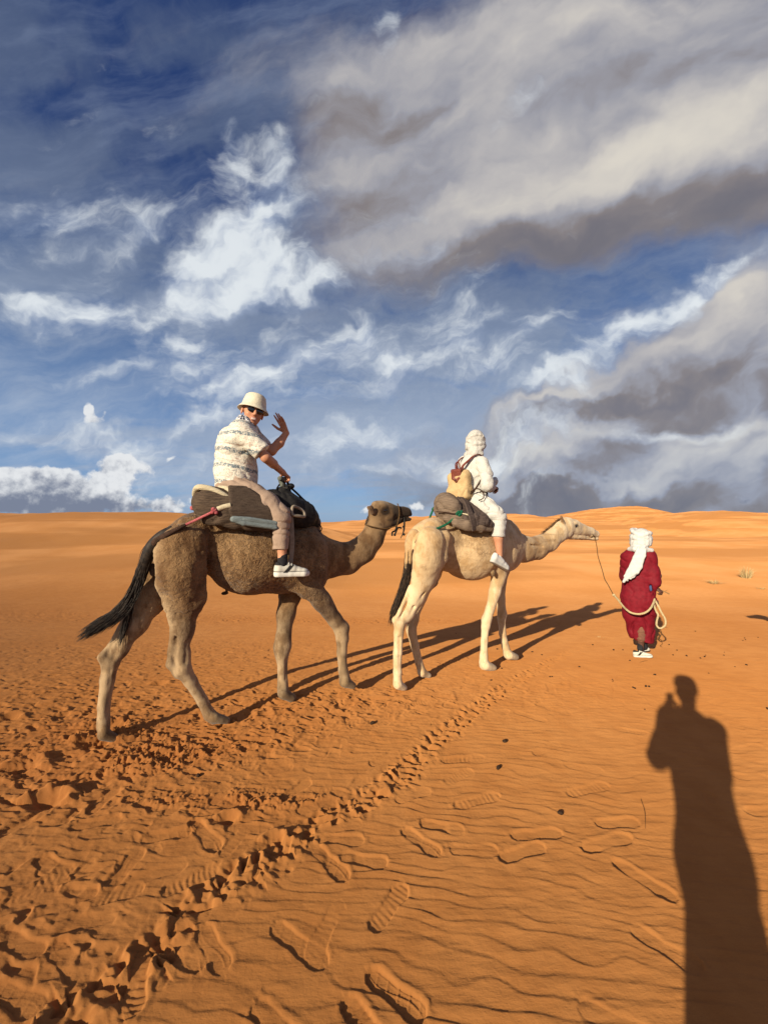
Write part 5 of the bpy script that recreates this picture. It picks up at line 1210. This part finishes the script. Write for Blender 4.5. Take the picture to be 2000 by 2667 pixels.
def rider_white():
    fr = FR2; L, J, kk = fr.L, fr.J, fr.k; base = L(1232, 1305, 0); base[1] = 0
    root = empty('person', fr.loc, fr.th); root.location = Vector(fr.loc) + Vector((math.cos(fr.th) * base[0], math.sin(fr.th) * base[0], base[2]))
    tag(root, 'person in a white headscarf and white clothes seen from behind, riding the cream camel', 'person')
    Lz = lambda x, y, s: L(x, y, s) - base
    def Jz(x, y, s, r): p, rr = J(x, y, s, r); return (p - base, rr)
    C0 = (.7, .7, .7, 0); body = Sculpt()
    hc = Lz(1240, 1158, 0); B, P = add_head(body, hc, np.array([1, -.15, -.05]), np.array([.02, 0, 1]), (.40, .20, .12, 0))
    body.chain([Jz(1234, 1200, 0, 18), (P(-.02, 0, -.05), .050)], .02, SK)
    body.chain([Jz(1232, 1210, 0, 24), Jz(1232, 1260, 0, 26), Jz(1234, 1300, 0, 28)], .03, SK, fl=.9)
    wr = Jz(1281, 1271, -.12, 5.5); wr2 = Jz(1280, 1262, .06, 5.5)
    body.chain([Jz(1256, 1206, -.17, 8.5), Jz(1267, 1262, -.24, 7.5), wr], .02, SK)
    body.chain([Jz(1208, 1206, .17, 8.5), Jz(1226, 1255, .24, 8.5), wr2], .02, SK)
    for w_, t_ in ((wr, Lz(1290, 1273, -.10)), (wr2, Lz(1286, 1266, .04))): add_hand(body, w_[0], t_ - w_[0], np.array([0, 0, -1.]), 1, (1., 1., 1., 1.), .03, .9, SK)
    for sd in (-1, 1):
        body.chain([Jz(1240, 1302, sd * .09, 18), Jz(1290, 1342, sd * .30, 14), Jz(1300, 1352, sd * .335, 13)], .02, SK)
        body.chain([Jz(1300, 1352, sd * .335, 13), Jz(1297, 1400, sd * .34, 12), Jz(1301, 1446, sd * .34, 7.5)], .02, SK)
    sculpt_obj('body', body, .0062, M_SKIN, root, cw=.004)
    # headscarf
    tu = Sculpt(); tc = hc + np.array([-.012, 0, .030])
    tu.ell(tc + (.0, 0, .022), (.106, .100, .118), .02, C0)
    for i, (z0, tl, rr) in enumerate(((-.030, .5, .032), (-.062, -.45, .032), (-.095, .25, .032), (.02, -.6, .024), (.0, .9, .026))):
        ring = [tc + np.array([math.cos(a) * .098, math.sin(a) * .090, z0 + tl * .1 * math.sin(a + i) + .035 * math.cos(a)]) for a in np.linspace(0, 2 * math.pi, 15)]
        for a_, b_ in zip(ring[:-1], ring[1:]): tu.cone(a_, b_, rr * .75, rr * .75, .008, C0)
    tu.chain([(tc + (-.09, -.02, -.10), .035), (tc + (-.07, -.06, -.15), .04), (tc + (.0, -.08, -.15), .035)], .02, C0); tu.chain([(tc + (-.07, .06, -.15), .04), (tc + (-.08, -.02, -.14), .04)], .02, C0)
    tu.ell(tc + (.075, 0, -.055), (.06, .055, .045), .012, (0,), op=-1)
    sculpt_obj('headscarf', tu, .0058, M_WHITE2, root, disp=folds(.0035, 60, (.1, .5, .8), 71, .0005))
    # shirt
    sh = Sculpt()
    sh.chain([Jz(1233, 1190, 0, 15), Jz(1230, 1212, 0, 29), Jz(1228, 1250, 0, 31), Jz(1230, 1296, 0, 33)], .035, C0, fl=.95)
    sh.cone(Lz(1253, 1205, -.14), Lz(1210, 1203, .14), .065, .065, .04, C0)
    sh.chain([Jz(1256, 1206, -.165, 15), Jz(1266, 1238, -.21, 15), Jz(1268, 1264, -.25, 15.5), Jz(1276, 1269, -.17, 12.5)], .02, C0)
    sh.chain([Jz(1208, 1206, .165, 15), Jz(1222, 1238, .21, 15), Jz(1228, 1258, .24, 15), Jz(1280, 1262, .06, 11)], .02, C0)
    sh.ell(Lz(1287, 1253, .05), (.045, .035, .045), .02, C0)
    sh.box(Lz(1231, 1306, 0) + (0, 0, -.15), (.4, .4, .14), .001, .008, (0,), None, op=-1)
    f1, f2 = folds(.015, 34, (.4, .5, .9), 73, .005), folds(.010, 46, (.9, .3, -.3), 75, .004)
    sculpt_obj('shirt', sh, .0075, M_WHITE, root, disp=lambda q: f1(q) + .7 * f2(q))
    tr = Sculpt(); tr.ell(Lz(1234, 1304, 0), (.16, .18, .12), .04, C0)
    for sd in (-1, 1):
        tr.chain([Jz(1238, 1304, sd * .10, 24), Jz(1264, 1320, sd * .22, 23), Jz(1288, 1338, sd * .31, 20), Jz(1298, 1350, sd * .335, 19.5)], .03, C0)
        tr.chain([Jz(1298, 1350, sd * .335, 19.5), Jz(1297, 1375, sd * .34, 17), Jz(1297, 1398, sd * .34, 16.5)], .02, C0)
        tr.box(Lz(1297, 1397, sd * .34) + np.array([0, 0, -.10]), (.12, .12, .10), .001, .004, (0,), None, op=-1)
    t1, t2 = folds(.015, 55, (.8, .1, .55), 81, .004), folds(.012, 45, (.2, .1, 1), 83, .004)
    sculpt_obj('trousers', tr, .0075, M_WHITE, root, disp=lambda q: np.where(q[:, 2] > -.12, t1(q), t2(q)))
    for sd in (-1, 1):
        make_shoe('shoe', Lz(1276, 1462, sd * .34), Lz(1324, 1488, sd * .36), root, (.62, .61, .58), (.50, .49, .46), None, up=(.35, 0, 1), laces=False)
    return root
rider_white()

def backpack():
    fr = FR2; L, J = fr.L, fr.J; base = L(1200, 1294, -.02)
    root = empty('backpack', (0, 0, 0), fr.th); w = np.array(fr.loc[:2]) + fr.uv * base[0] + fr.sv * base[1]; root.location = (w[0], w[1], base[2])
    tag(root, 'tan canvas backpack with dark red leather flap on the back of the rider in white', 'backpack')
    Lz = lambda x, y, s: L(x, y, s) - base; C0 = (.5, .5, .5, 0)
    m = cloth('tan_canvas', (.52, .37, .19), (.46, .32, .16), wrinkle=12, ws=.5); ml = cloth('dark_red_leather', (.17, .035, .018), (.12, .025, .014), rough=.5, spec=.4)
    b = Sculpt(); cy, sy = math.cos(-.30), math.sin(-.30); R_ = np.array([[.985, 0, .17], [0, 1, 0], [-.17, 0, .985]]) @ np.array([[cy, -sy, 0], [sy, cy, 0], [0, 0, 1]])
    c = Lz(1197, 1259, -.02)
    b.box(c + (.0, 0, -.03), (.062, .130, .150), .05, .02, C0, R_); b.box(c + (-.01, 0, -.11), (.080, .138, .075), .05, .03, C0, R_); b.box(c + (.01, 0, .10), (.040, .105, .05), .035, .03, C0, R_)
    sculpt_obj('bag', b, .007, m, root, disp=folds(.012, 30, (.2, .9, .4), 91, .004))
    f = Sculpt(); 
    q_ = lambda a, b_, z_: c + np.array([a, b_, z_]) @ R_; f.box(q_(-.01, 0, .150), (.05, .062, .014), .012, .01, C0, R_); f.box(q_(-.058, 0, .105), (.012, .062, .052), .011, .02, C0, R_); f.cone(q_(-.066, -.038, .06), q_(-.070, 0, .030), .012, .012, .02, C0); f.cone(q_(-.066, .038, .06), q_(-.070, 0, .030), .012, .012, .02, C0)
    fo = sculpt_obj('flap', f, .005, ml, root)
    ball('buckle', q_(-.086, 0, .042), (.006, .010, .010), M_IRON, fo, n=8)
    tube('top_handle', [c + (-.03, .035, .165), c + (-.035, .03, .215), c + (-.035, 0, .235), c + (-.035, -.03, .215), c + (-.03, -.035, .165)], .006, ml, root)
    ch = Lz(1230, 1210, 0)
    for sd in (-1, 1):
        strap('shoulder_strap', [c + (.0, sd * .03, .155), (c + (0, sd * .04, .155)) * .45 + (ch + (-.150, sd * .06, .0)) * .55 + (-.02, 0, 0), ch + (-.148, sd * .085, .02), ch + (-.085, sd * .10, .075), ch + (-.01, sd * .105, .10), ch + (.08, sd * .10, .06), ch + (.13, sd * .10, -.03)], .028, .007, ml, root, [(-1, 0, .1), (-1, 0, .2), (-1, 0, .4), (-.7, 0, .9), (0, 0, 1), (1, 0, .5)])
        strap('lower_strap', [c + (.03, sd * .13, -.13), c + (.08, sd * .17, -.06), c + (.14, sd * .185, .03)], .02, .005, M_DROPE, root, (-.2, sd, 0))
    tube('loose_strap', [c + (.04, -.13, -.10), c + (.07, -.20, -.07), c + (.10, -.25, -.11), c + (.10, -.26, -.17), c + (.05, -.24, -.20)], .006, M_DROPE, root, seg=8)
    return root
backpack()

# ---------------------------------------------------------------- guide on foot, stick, lead rope, halter
M_ROBE = cloth('crimson_robe_cloth', (.19, .005, .014), (.14, .003, .010), ws=.6, wrinkle=7, spec=.25, rough=.7)
M_TURB = cloth('bright_white_turban', (.60, .595, .575), (.52, .52, .50), ws=.7, wrinkle=16)
M_BRTR = cloth('brown_ribbed_trousers', (.20, .095, .06), (.15, .07, .045), wrinkle=60)
M_BLUECL = cloth('blue_undergarment', (.07, .11, .24), (.05, .08, .18))
def frame_facing(px, py):
    X, Y = gp(px, py); a = math.atan2(X, Y); th = -math.degrees(a); f = Frame(th, 0, 0); p = np.array([X, Y]); f.s0 = float(p @ f.sv); f.u0 = float(p @ f.uv); f.loc = (float(X), float(Y), 0.0); return f
FRG = frame_facing(1675, 1712)
def guide():
    fr = FRG; L, J, kk = fr.L, fr.J, fr.k; root = empty('person', fr.loc, fr.th)
    tag(root, 'person walking in a long dark red robe and white turban, leading the cream camel', 'person')
    C0 = (.5, .5, .5, 0); D = (.10, .045, .028, 0); body = Sculpt()
    hc = L(1671, 1404, 0); B, P = add_head(body, hc, np.array([.45, .9, -.05]), np.array([.05, 0, 1]), D)
    body.chain([J(1665, 1440, 0, 11), (P(-.02, 0, -.05), .05)], .02, D)
    body.chain([J(1663, 1450, 0, 22), J(1661, 1510, 0, 22), J(1664, 1560, 0, 22)], .03, D)
    wr = J(1706, 1531, -.01, 5)
    body.chain([J(1692, 1446, .03, 9), J(1712, 1500, -.02, 8), wr], .02, D)
    body.chain([J(1632, 1446, .03, 9), J(1630, 1505, .10, 8), J(1662, 1545, .22, 5.5), J(1694, 1560, .20, 5)], .02, D)
    add_hand(body, wr[0], L(1713, 1536, -.02) - wr[0], np.array([0, .3, -1.]), 1, (1.1, 1.1, 1.1, 1.1), .03, .9, D)
    add_hand(body, L(1694, 1560, .20), np.array([1, 0, -.3]), np.array([0, -.3, -1.]), -1, (1.1, 1.1, 1.1, 1.1), .03, .9, D)
    body.chain([J(1660, 1570, .0, 15), J(1665, 1640, -.02, 11), J(1668, 1672, -.02, 7), J(1668, 1690, -.02, 7)], .02, D)
    body.chain([J(1672, 1570, .06, 15), J(1680, 1640, .12, 11), J(1677, 1668, .16, 7), J(1677, 1680, .16, 7)], .02, D)
    sculpt_obj('body', body, .0062, M_SKIN, root, cw=.004)
    rb = Sculpt()
    rb.chain([J(1666, 1442, 0, 24), J(1665, 1458, 0, 34), J(1662, 1500, 0, 35), J(1661, 1560, 0, 37.5), J(1663, 1600, 0, 34), J(1668, 1640, .02, 28), J(1671, 1672, .03, 25)], .03, C0, fl=.72)
    rb.cone(L(1643, 1450, 0), L(1687, 1450, 0), 18 * kk(1665), 19 * kk(1665), .03, C0)
    rb.chain([J(1688, 1452, .0, 16), J(1699, 1490, -.02, 15.5), J(1702, 1518, -.03, 15.5), J(1698, 1527, -.03, 12.5)], .025, C0)
    rb.chain([J(1634, 1452, .02, 17), J(1630, 1500, .09, 15), J(1648, 1535, .17, 14)], .03, C0)
    rb.box(L(1668, 1664, .0) + (0, 0, -.12), (.4, .4, .105), .001, .006, (0,), np.array([[.985, 0, -.17], [0, 1, 0], [.17, 0, .985]]), op=-1)
    rb.ell(L(1670, 1655, -.13), (.040, .09, .12), .012, (0,), op=-1)
    rb.ell(L(1694, 1534, -.10), (.018, .11, .060), .006, (0,), op=-1)
    f1, f2 = folds(.022, 34, (1, .3, .12), 101, .001), folds(.016, 26, (.6, .2, .9), 103, .001)
    sculpt_obj('robe', rb, .009, M_ROBE, root, disp=lambda q: f1(q) * sstep(-q[:, 2], -1.0, -.5) + f2(q) * sstep(q[:, 2], .5, .9) * .8)
    ug = Sculpt(); ug.ell(L(1692, 1528, .0), (.04, .05, .07), .01, C0); sculpt_obj('undergarment', ug, .008, M_BLUECL, root)
    tr = Sculpt(); tr.chain([J(1662, 1590, 0, 17), J(1668, 1640, -.03, 13.5), J(1668, 1661, -.03, 12)], .02, C0); tr.chain([J(1674, 1590, .05, 17), J(1680, 1640, .12, 13), J(1678, 1658, .15, 11)], .02, C0)
    sculpt_obj('trousers', tr, .007, M_BRTR, root, disp=folds(.005, 80, (0, 0, 1), 107))
    for (x, y, s) in ((1667, 1672, -.02), (1677, 1668, .16)):
        so = Sculpt(); so.chain([J(x, y + 4, s, 7.3), J(x, y + 17, s, 7.8)], .01, C0); sculpt_obj('sock', so, .006, M_SOCK, root)
    make_shoe('shoe', L(1648, 1711, -.04), L(1700, 1713, -.06), root, (.56, .54, .44), (.62, .60, .52), (.02, .02, .02), hi=.005, chunky=True)
    make_shoe('shoe', L(1662, 1698, .16), L(1692, 1693, .24), root, (.56, .54, .44), (.62, .60, .52), (.03, .03, .03), hi=.005, chunky=True)
    # turban with a long tail down the back
    tu = Sculpt(); tc = L(1668, 1400, .0)
    tu.ell(tc + (0, 0, .02), (.112, .11, .100), .02, C0)
    for i, (z0, tx, ty, rr) in enumerate(((.045, -.35, .2, .026), (.015, .30, -.1, .028), (-.015, -.25, .1, .028), (-.045, .2, .15, .028), (-.070, -.1, 0, .027), (-.095, .12, 0, .025))):
        ring = [tc + np.array([math.cos(a) * (.098 - .008 * (i > 3)), math.sin(a) * .09, z0 + .14 * (tx * math.cos(a) + ty * math.sin(a))]) for a in np.linspace(0, 2 * math.pi, 15)]
        for a_, b_ in zip(ring[:-1], ring[1:]): tu.cone(a_, b_, rr * .95, rr * .95, .014, C0)
    tu.chain([(tc + (-.12, -.03, -.155), .030), (tc + (-.06, -.10, -.145), .035), (tc + (.03, -.10, -.145), .035), (tc + (.11, -.04, -.16), .030)], .02, C0)
    t = sculpt_obj('turban', tu, .0062, M_TURB, root, disp=folds(.0035, 60, (.35, .2, .9), 111, .0005))
    tt = Sculpt(); tp = [L(1671, 1425, -.14), L(1664, 1450, -.215), L(1652, 1480, -.225), L(1643, 1498, -.23), L(1636, 1508, -.23)]
    for o_ in (-.045, -.015, .015, .045): tt.chain([(tp[0] + np.array([o_ * .6, 0, o_ * .2]), .022), (tp[1] + np.array([o_ * .95, 0, o_ * .3]), .024), (tp[2] + np.array([o_ * 1.25, 0, o_ * .5]), .024), (tp[3] + np.array([o_ * 1.3, 0, o_ * .7 + .01]), .022), (tp[4] + np.array([o_ * 1.1, 0, o_ * .8]), .018)], .010, C0, fl=.7)
    sculpt_obj('turban_tail', tt, .0065, M_TURB, t, disp=folds(.006, 65, (.9, .2, -.4), 113, .0005))
    return root
guide()

M_WOOD = cloth('dry_wood', (.33, .20, .09), (.24, .14, .06), wrinkle=80); M_TWINE = cloth('brown_twine', (.20, .115, .05), (.12, .07, .03), wrinkle=300, ws=.9)
M_ROPE = cloth('yellow_cream_rope', (.74, .60, .34), (.66, .52, .28), wrinkle=220, ws=.9)
def props():
    fr = FRG; L = fr.L
    def W(fr_, p): q = np.array(fr_.loc[:2]) + fr_.uv * (p[0]) + fr_.sv * (p[1]); return np.array([q[0], q[1], p[2]])
    def WG(x, y, s):
        p = fr.L(x, y, s); q = fr.uv * (p[0] + fr.u0) + fr.sv * (fr.s0 + s); return np.array([q[0], q[1], p[2]])
    a = WG(1708, 1531, -.02); o = empty('stick', a)
    tag(o, 'short forked wooden stick held in the right hand of the robed guide', 'stick')
    tube('shaft', [WG(1700, 1528, -.03) - a, WG(1715, 1535, -.02) - a, WG(1730, 1541, 0) - a, WG(1742, 1547, .02) - a], [.006, .0065, .006, .008], M_WOOD, o, seg=8)
    tube('twig', [WG(1731, 1541, 0) - a, WG(1734, 1538, 0) - a, WG(1738, 1537, .01) - a], [.004, .003, .002], M_WOOD, o, seg=6)
    # lead: thin twine from the cream camel's mouth, then the thick rope and its hanging loop
    f2 = FR2
    def W2(x, y, s): p = f2.L(x, y, s); q = f2.uv * (p[0] + f2.u0) + f2.sv * (f2.s0 + s); return np.array([q[0], q[1], p[2]])
    m0 = W2(1548, 1398, -.04); kn = WG(1598, 1550, .10); o = empty('lead_rope', kn)
    tag(o, 'thin cord knotted to thick pale rope, running from the cream camel to the robed guide', 'rope')
    pts = []
    P0, P1 = m0, kn
    for i in range(9):
        t = i / 8; p = P0 * (1 - t) + P1 * t; p = p + np.array([-.02 * math.sin(math.pi * t) + .006 * math.sin(i * 2.2), 0, -.10 * math.sin(math.pi * t)]); pts.append(p - kn)
    tw = tube('cord', pts, .0055, M_TWINE, o, seg=8)
    tube('mouth_loop', [W2(1548, 1398, -.05) - kn, W2(1541, 1388, -.055) - kn, W2(1547, 1380, -.02) - kn, W2(1552, 1386, .03) - kn, W2(1552, 1400, .02) - kn], .0045, M_TWINE, o, seg=8, closed=True)
    ball('knot', np.zeros(3), (.020, .020, .020), M_ROPE, o, n=9)
    th = [WG(1598, 1550, .10), WG(1608, 1561, .0), WG(1622, 1579, -.15), WG(1636, 1592, -.27), WG(1650, 1598, -.30), WG(1668, 1599, -.32), WG(1684, 1593, -.29), WG(1694, 1583, -.24), WG(1701, 1570, -.15), WG(1704, 1560, -.08)]
    tube('thick_rope', [p - kn for p in th], .0125, M_ROPE, o)
    lp = [WG(1702, 1560, -.06), WG(1703, 1578, -.08), WG(1708, 1592, -.09), WG(1713, 1602, -.1), WG(1710, 1615, -.1), WG(1709, 1628, -.1), WG(1716, 1636, -.1), WG(1725, 1634, -.1), WG(1732, 1626, -.1), WG(1731, 1612, -.1), WG(1722, 1596, -.1), WG(1715, 1582, -.09), WG(1708, 1569, -.07), WG(1703, 1562, -.06)]
    tube('rope_loop', [p - kn for p in lp], .0115, M_ROPE, o)
    tube('rope_end', [p - kn for p in (WG(1718, 1636, -.1), WG(1722, 1650, -.06), WG(1716, 1662, -.04), WG(1722, 1668, 0))], .004, M_TWINE, o, seg=6)
    # halter on the brown camel
    f1 = FR1; c0 = f1.L(1010, 1370, -.03)
    o = empty('halter', f1.loc, f1.th); p0 = np.array([0, 0, 1.55]); o.location.z = 1.55
    tag(o, 'thin brown rope halter with dangling black ends on the muzzle of the brown camel', 'halter')
    K = lambda x, y, s: f1.L(x, y, s) - p0
    for sd in (-1, 1):
        tube('cheek_cord', [K(952, 1366, -.03), K(960, 1369, -.035 + sd * .075), K(985, 1375, -.035 + sd * .09), K(1008, 1376, -.04 + sd * .085), K(1030, 1370, -.045 + sd * .065), K(1034, 1366, -.045 + sd * .055)], .0055, M_TWINE, o, seg=8)
    tube('nose_band', [K(1035, 1312, -.045), K(1039, 1322, -.105), K(1040, 1340, -.108), K(1036, 1360, -.105), K(1033, 1374, -.05), K(1036, 1360, .01), K(1040, 1340, .015), K(1039, 1322, .01)], .0055, M_TWINE, o, seg=8, closed=True)
    tube('dangling_strap', [K(1033, 1371, -.06), K(1029, 1382, -.07), K(1022, 1386, -.07), K(1021, 1396, -.07)], .009, M_BLACK, o, seg=8)
    tube('dangling_strap', [K(1045, 1375, -.06), K(1036, 1375, -.08), K(1031, 1386, -.08), K(1027, 1394, -.08)], .009, M_BLACK, o, seg=8)
    tube('dangling_strap', [K(1053, 1346, -.08), K(1053, 1362, -.08), K(1052, 1378, -.08), K(1049, 1390, -.08), K(1043, 1402, -.08)], [.008, .010, .010, .006, .004], M_BLACK, o, seg=8)
    for (x, y) in ((1051, 1372), (1028, 1393), (1052, 1392)): ball('knot', K(x, y, -.08), (.014, .012, .014), M_BLACK, o, n=8)
props()
# ---------------------------------------------------------------- the photographer (only the long shadow reaches the picture) and the phone
def photographer():
    o = np.array([-.03, -.32, 0.0]); root = empty('person', o)
    tag(root, 'person in a dark coat holding up a phone, whose long shadow falls on the sand', 'person')
    V = lambda x, y, z: np.array([x, y, z]) - o; C0 = (.5, .5, .5, 0); b = Sculpt()
    hc = V(.015, -.27, 1.79); B, P = add_head(b, hc, np.array([.05, 1, -.08]), np.array([0, 0, 1]), size=1.12)
    b.chain([(V(-0.05, -.32, 1.55), .06), (P(-.02, 0, -.05), .055)], .02, SK)
    b.chain([(V(-0.01, -.32, 1.50), .10), (V(-0.01, -.32, 1.2), .12), (V(-0.01, -.32, .98), .13)], .03, SK)
    eL, eR = V(-.15, -.15, 1.28), V(.21, -.16, 1.20); wL, wR = V(-.045, -.055, 1.50), V(.085, -.05, 1.50)
    b.chain([(V(-0.19, -.31, 1.49), .05), (eL, .042), (wL, .028)], .02, SK); b.chain([(V(0.17, -.31, 1.49), .05), (eR, .042), (wR, .028)], .02, SK)
    add_hand(b, wL, V(.0, -.045, 1.60) - wL, np.array([1, .5, 0]), -1, (.5, .6, .6, .7), .05, .95); add_hand(b, wR, V(.055, -.045, 1.60) - wR, np.array([-1, .5, 0]), 1, (.5, .6, .6, .7), .05, .95)
    for sd in (-1, 1): b.chain([(V(.02 + sd * .05, -.32, .95), .07), (V(.0 + sd * .09, -.31, .52), .05), (V(-0.01 + sd * .12, -.34, .09), .042)], .02, SK)
    sculpt_obj('body', b, .0075, M_SKIN, root)
    c = Sculpt(); c.chain([(V(-0.02, -.32, 1.52), .13), (V(.0, -.32, 1.25), .150), (V(.01, -.32, .98), .155), (V(0.02, -.32, .76), .115)], .04, C0, fl=.85)
    c.chain([(V(-.10, -.20, 1.40), .08), (V(-.04, -.10, 1.50), .085)], .03, C0); c.cone(V(-0.15, -.32, 1.49), V(0.11, -.32, 1.49), .08, .08, .04, C0)
    c.chain([(V(-0.19, -.31, 1.49), .075), (eL, .07), (wL * .8 + eL * .2, .05)], .03, C0); c.chain([(V(0.17, -.31, 1.49), .08), (eR, .085), (wR * .8 + eR * .2, .055)], .03, C0)
    sculpt_obj('coat', c, .012, cloth('dark_coat_cloth', (.05, .055, .07)), root, disp=folds(.010, 25, (1, .2, .2), 121))
    t = Sculpt()
    for sd in (-1, 1): t.chain([(V(.02 + sd * .06, -.32, .85), .085), (V(.0 + sd * .09, -.31, .5), .07), (V(-0.01 + sd * .12, -.34, .10), .06)], .02, C0)
    sculpt_obj('trousers', t, .012, cloth('grey_trouser_cloth', (.10, .10, .10)), root)
    for sd in (-1, 1): make_shoe('shoe', V(-0.01 + sd * .12, -.40, .005), V(-0.01 + sd * .13, -.12, .005), root, (.3, .28, .25), (.6, .58, .5), None, chunky=True)
    cap = [(.001, .125, 1.1), (.06, .118, 1.1), (.088, .085, 1.1), (.096, .03, 1.1), (.096, .01, 1.1), (.092, .01, 1.1), (.091, .03, 1.1), (.083, .075, 1.1), (.001, .115, 1.1)]
    lathe('cap', cap, P(0, 0, .03), B, cloth('dark_cap_cloth', (.03, .03, .04)), root)
    ph = empty('phone', (.025, -.022, 1.59)); tag(ph, 'black phone held upright by the photographer', 'phone')
    q = Sculpt(); q.box((0, 0, 0), (.036, .0042, .074), .004, .001, C0); m, g, bb = mat_new('phone_glass'); g.put(bb.inputs['Base Color'], (.01, .01, .012)); bb.inputs['Roughness'].default_value = .15
    sculpt_obj('body', q, .0022, m, ph, smooth_it=0)
    for dz in (.058, .036): ball('lens', (-.022, .0055, dz), (.007, .002, .007), M_EYE, ph, n=8)
photographer()

def copy_tree(o, parent=None):
    c = o.copy(); SC.collection.objects.link(c); c.parent = parent
    for ch in list(o.children): copy_tree(ch, c)
    return c
c3 = copy_tree(camel1); c3.location = (6.35, 4.35, -.02); c3.rotation_euler = (0, 0, math.radians(190))
c3['label'] = 'brown camel facing left, alone on the far right, its head shadow falling on the sand'

# ---------------------------------------------------------------- dry grass, twigs, dung
def gz(x, y):
    a = np.array([x]), np.array([y]); h = ground_height(*a)[0]; return float(h + (ground_detail(*a)[0][0] if math.hypot(x, y) < 14 else 0))
def on_ground(px, py):
    """first point of the real terrain along the ray through a photo pixel"""
    Y = np.geomspace(1.5, 200, 3000); X = (px - 1000) / F * Y; zr = H - (py - HZ) / F * Y; zg = ground_height(X, Y); k = int(np.argmax(zr < zg)); return X[k], Y[k], zg[k]
M_STRAW = hair_mat('dry_straw', (.42, .30, .13), (.58, .44, .22))
def tuft(px, py, hpx, wpx, n, seed, label, flat=.6):
    x, y, z = on_ground(px, py); k = y / F; Hh, Ww = hpx * k, wpx * k * .5; rng = np.random.RandomState(seed); Vv, Fc = [], []
    for i in range(n):
        a = rng.uniform(0, 2 * math.pi); r0 = rng.rand() ** .5 * Ww * .35; b = np.array([math.cos(a) * r0, math.sin(a) * r0, -.02]); ln = Hh * rng.uniform(.5, 1.1); lean = rng.uniform(0, 1) * flat
        tip = b + np.array([math.cos(a + rng.normal(0, .5)) * lean * Ww * 1.4, math.sin(a) * lean * Ww * 1.4, ln * (1 - .6 * lean)]); mid = (b + tip) / 2 + np.array([0, 0, ln * .18]); w = .004 * rng.uniform(.7, 1.5) * max(1, y / 12)
        sd = np.array([rng.normal(), rng.normal(), 0]); sd /= np.linalg.norm(sd); o = len(Vv); Vv += [b - sd * w, b + sd * w, mid + sd * w * .8, mid - sd * w * .8, tip]; Fc += [(o, o + 1, o + 2, o + 3), (o + 3, o + 2, o + 4)]
    t = mesh_obj('grass_tuft', np.array(Vv), Fc, M_STRAW, None, smooth=False); t.location = (x, y, z); tag(t, label, 'dry grass', 'dry grass tufts on the dune')
tuft(1943, 1506, 34, 46, 130, 1, 'upright straw-coloured dry grass tuft on the right-hand slope')
tuft(1858, 1520, 16, 52, 90, 2, 'low flattened dry grass tuft just left of the upright one', 1.0)
tuft(1640 + 340, 1534, 9, 26, 30, 3, 'tiny pale dry grass tuft at the right edge of the slope', 1.0)
tuft(1562, 1661, 7, 22, 24, 4, 'tiny sprig of dry grass on the sand left of the guide', 1.0)

M_DUNG = cloth('dark_dung', (.035, .02, .012), (.06, .035, .02), wrinkle=80)
def pellet_mesh():
    s_ = Sculpt(); s_.ell((0, 0, .006), (.013, .011, .010), .005, (0, 0, 0, 0)); s_.ell((.010, .004, .005), (.009, .009, .008), .004, (0, 0, 0, 0))
    return sculpt_obj('dung_pellet', s_, .0028, M_DUNG, None)
SP = [(1305,348),(1365,358),(1388,345),(1384,352),(1468,332),(1466,345),(1515,393),(1563,385),(1556,270),(1560,277),(1549,280),(1615,268),(1265,325),(1248,345),(1170,430),(1130,478),(1143,480),(1074,486),(1083,489),(985,450),(988,458),(842,395),(715,437),(725,436),(463,450),(490,297),(488,318),(625,212),(680,343),(1030,322),(1060,368),(990,322),(1125,578),(755,240),(589,350),(507,400),(1344,242),(1655,575),(900,300),(640,330),(310,250),(560,250),(1400,420),(1230,300)]
base_p = pellet_mesh(); rng = np.random.RandomState(4)
for i, (a, b) in enumerate(SP):
    px, py = 1000 + a * .6028, 1500 + b * .6028; x, y = gp(px, py); o = base_p if i == 0 else base_p.copy()
    if i: SC.collection.objects.link(o)
    o.location = (x, y, gz(x, y)); sc = rng.uniform(.45, 1.0); o.scale = (sc, sc, sc); o.rotation_euler = (rng.uniform(-.3, .3), rng.uniform(-.3, .3), rng.uniform(0, 6))
    tag(o, 'small dark dung pellet scattered on the sand around the guide', 'dung', 'small dark dung pellets on the sand')
for (px, py, lb, sc) in ((1313, 1933, 'dark dung lump at the end of a curved groove in the sand', 1.2), (1298, 2001, 'dark dung lump below the one with the curved groove', 1.2), (971, 1884, 'dark dung lump beside the ribbed shoe print behind the cream camel', 1.4), (1460, 2118, 'small dark dung lump among the ripples right of centre', 1.0), (517, 2021, 'black pebble-like lump by the rough clods on the left', 1.1)):
    x, y = gp(px, py); o = base_p.copy(); SC.collection.objects.link(o); o.location = (x, y, gz(x, y)); o.scale = (sc, sc, sc); o.rotation_euler = (0, 0, px); tag(o, lb, 'dung', 'larger dung lumps on the sand')
M_TWIG = cloth('dark_twig', (.07, .04, .02))
for (p0, p1, lb) in (((1668, 1925 + 155), (1680, 2158), 'thin twig lying on ripples left of the photographer shadow'), ((1665, 1727), (1686, 1722), 'tiny twig on the sand below the guide\'s shoes')):
    a = gp(*p0); b = gp(*p1); za, zb_ = gz(*a), gz(*b); o = tube('twig', [(0, 0, .004), ((b[0] - a[0]) * .5 + .01, (b[1] - a[1]) * .5, (zb_ - za) / 2 + .010), (b[0] - a[0], b[1] - a[1], zb_ - za + .004)], [.0009, .0011, .0007], M_TWIG, None, seg=6); o.location = (a[0], a[1], za); tag(o, lb, 'twig', 'twigs on the sand')
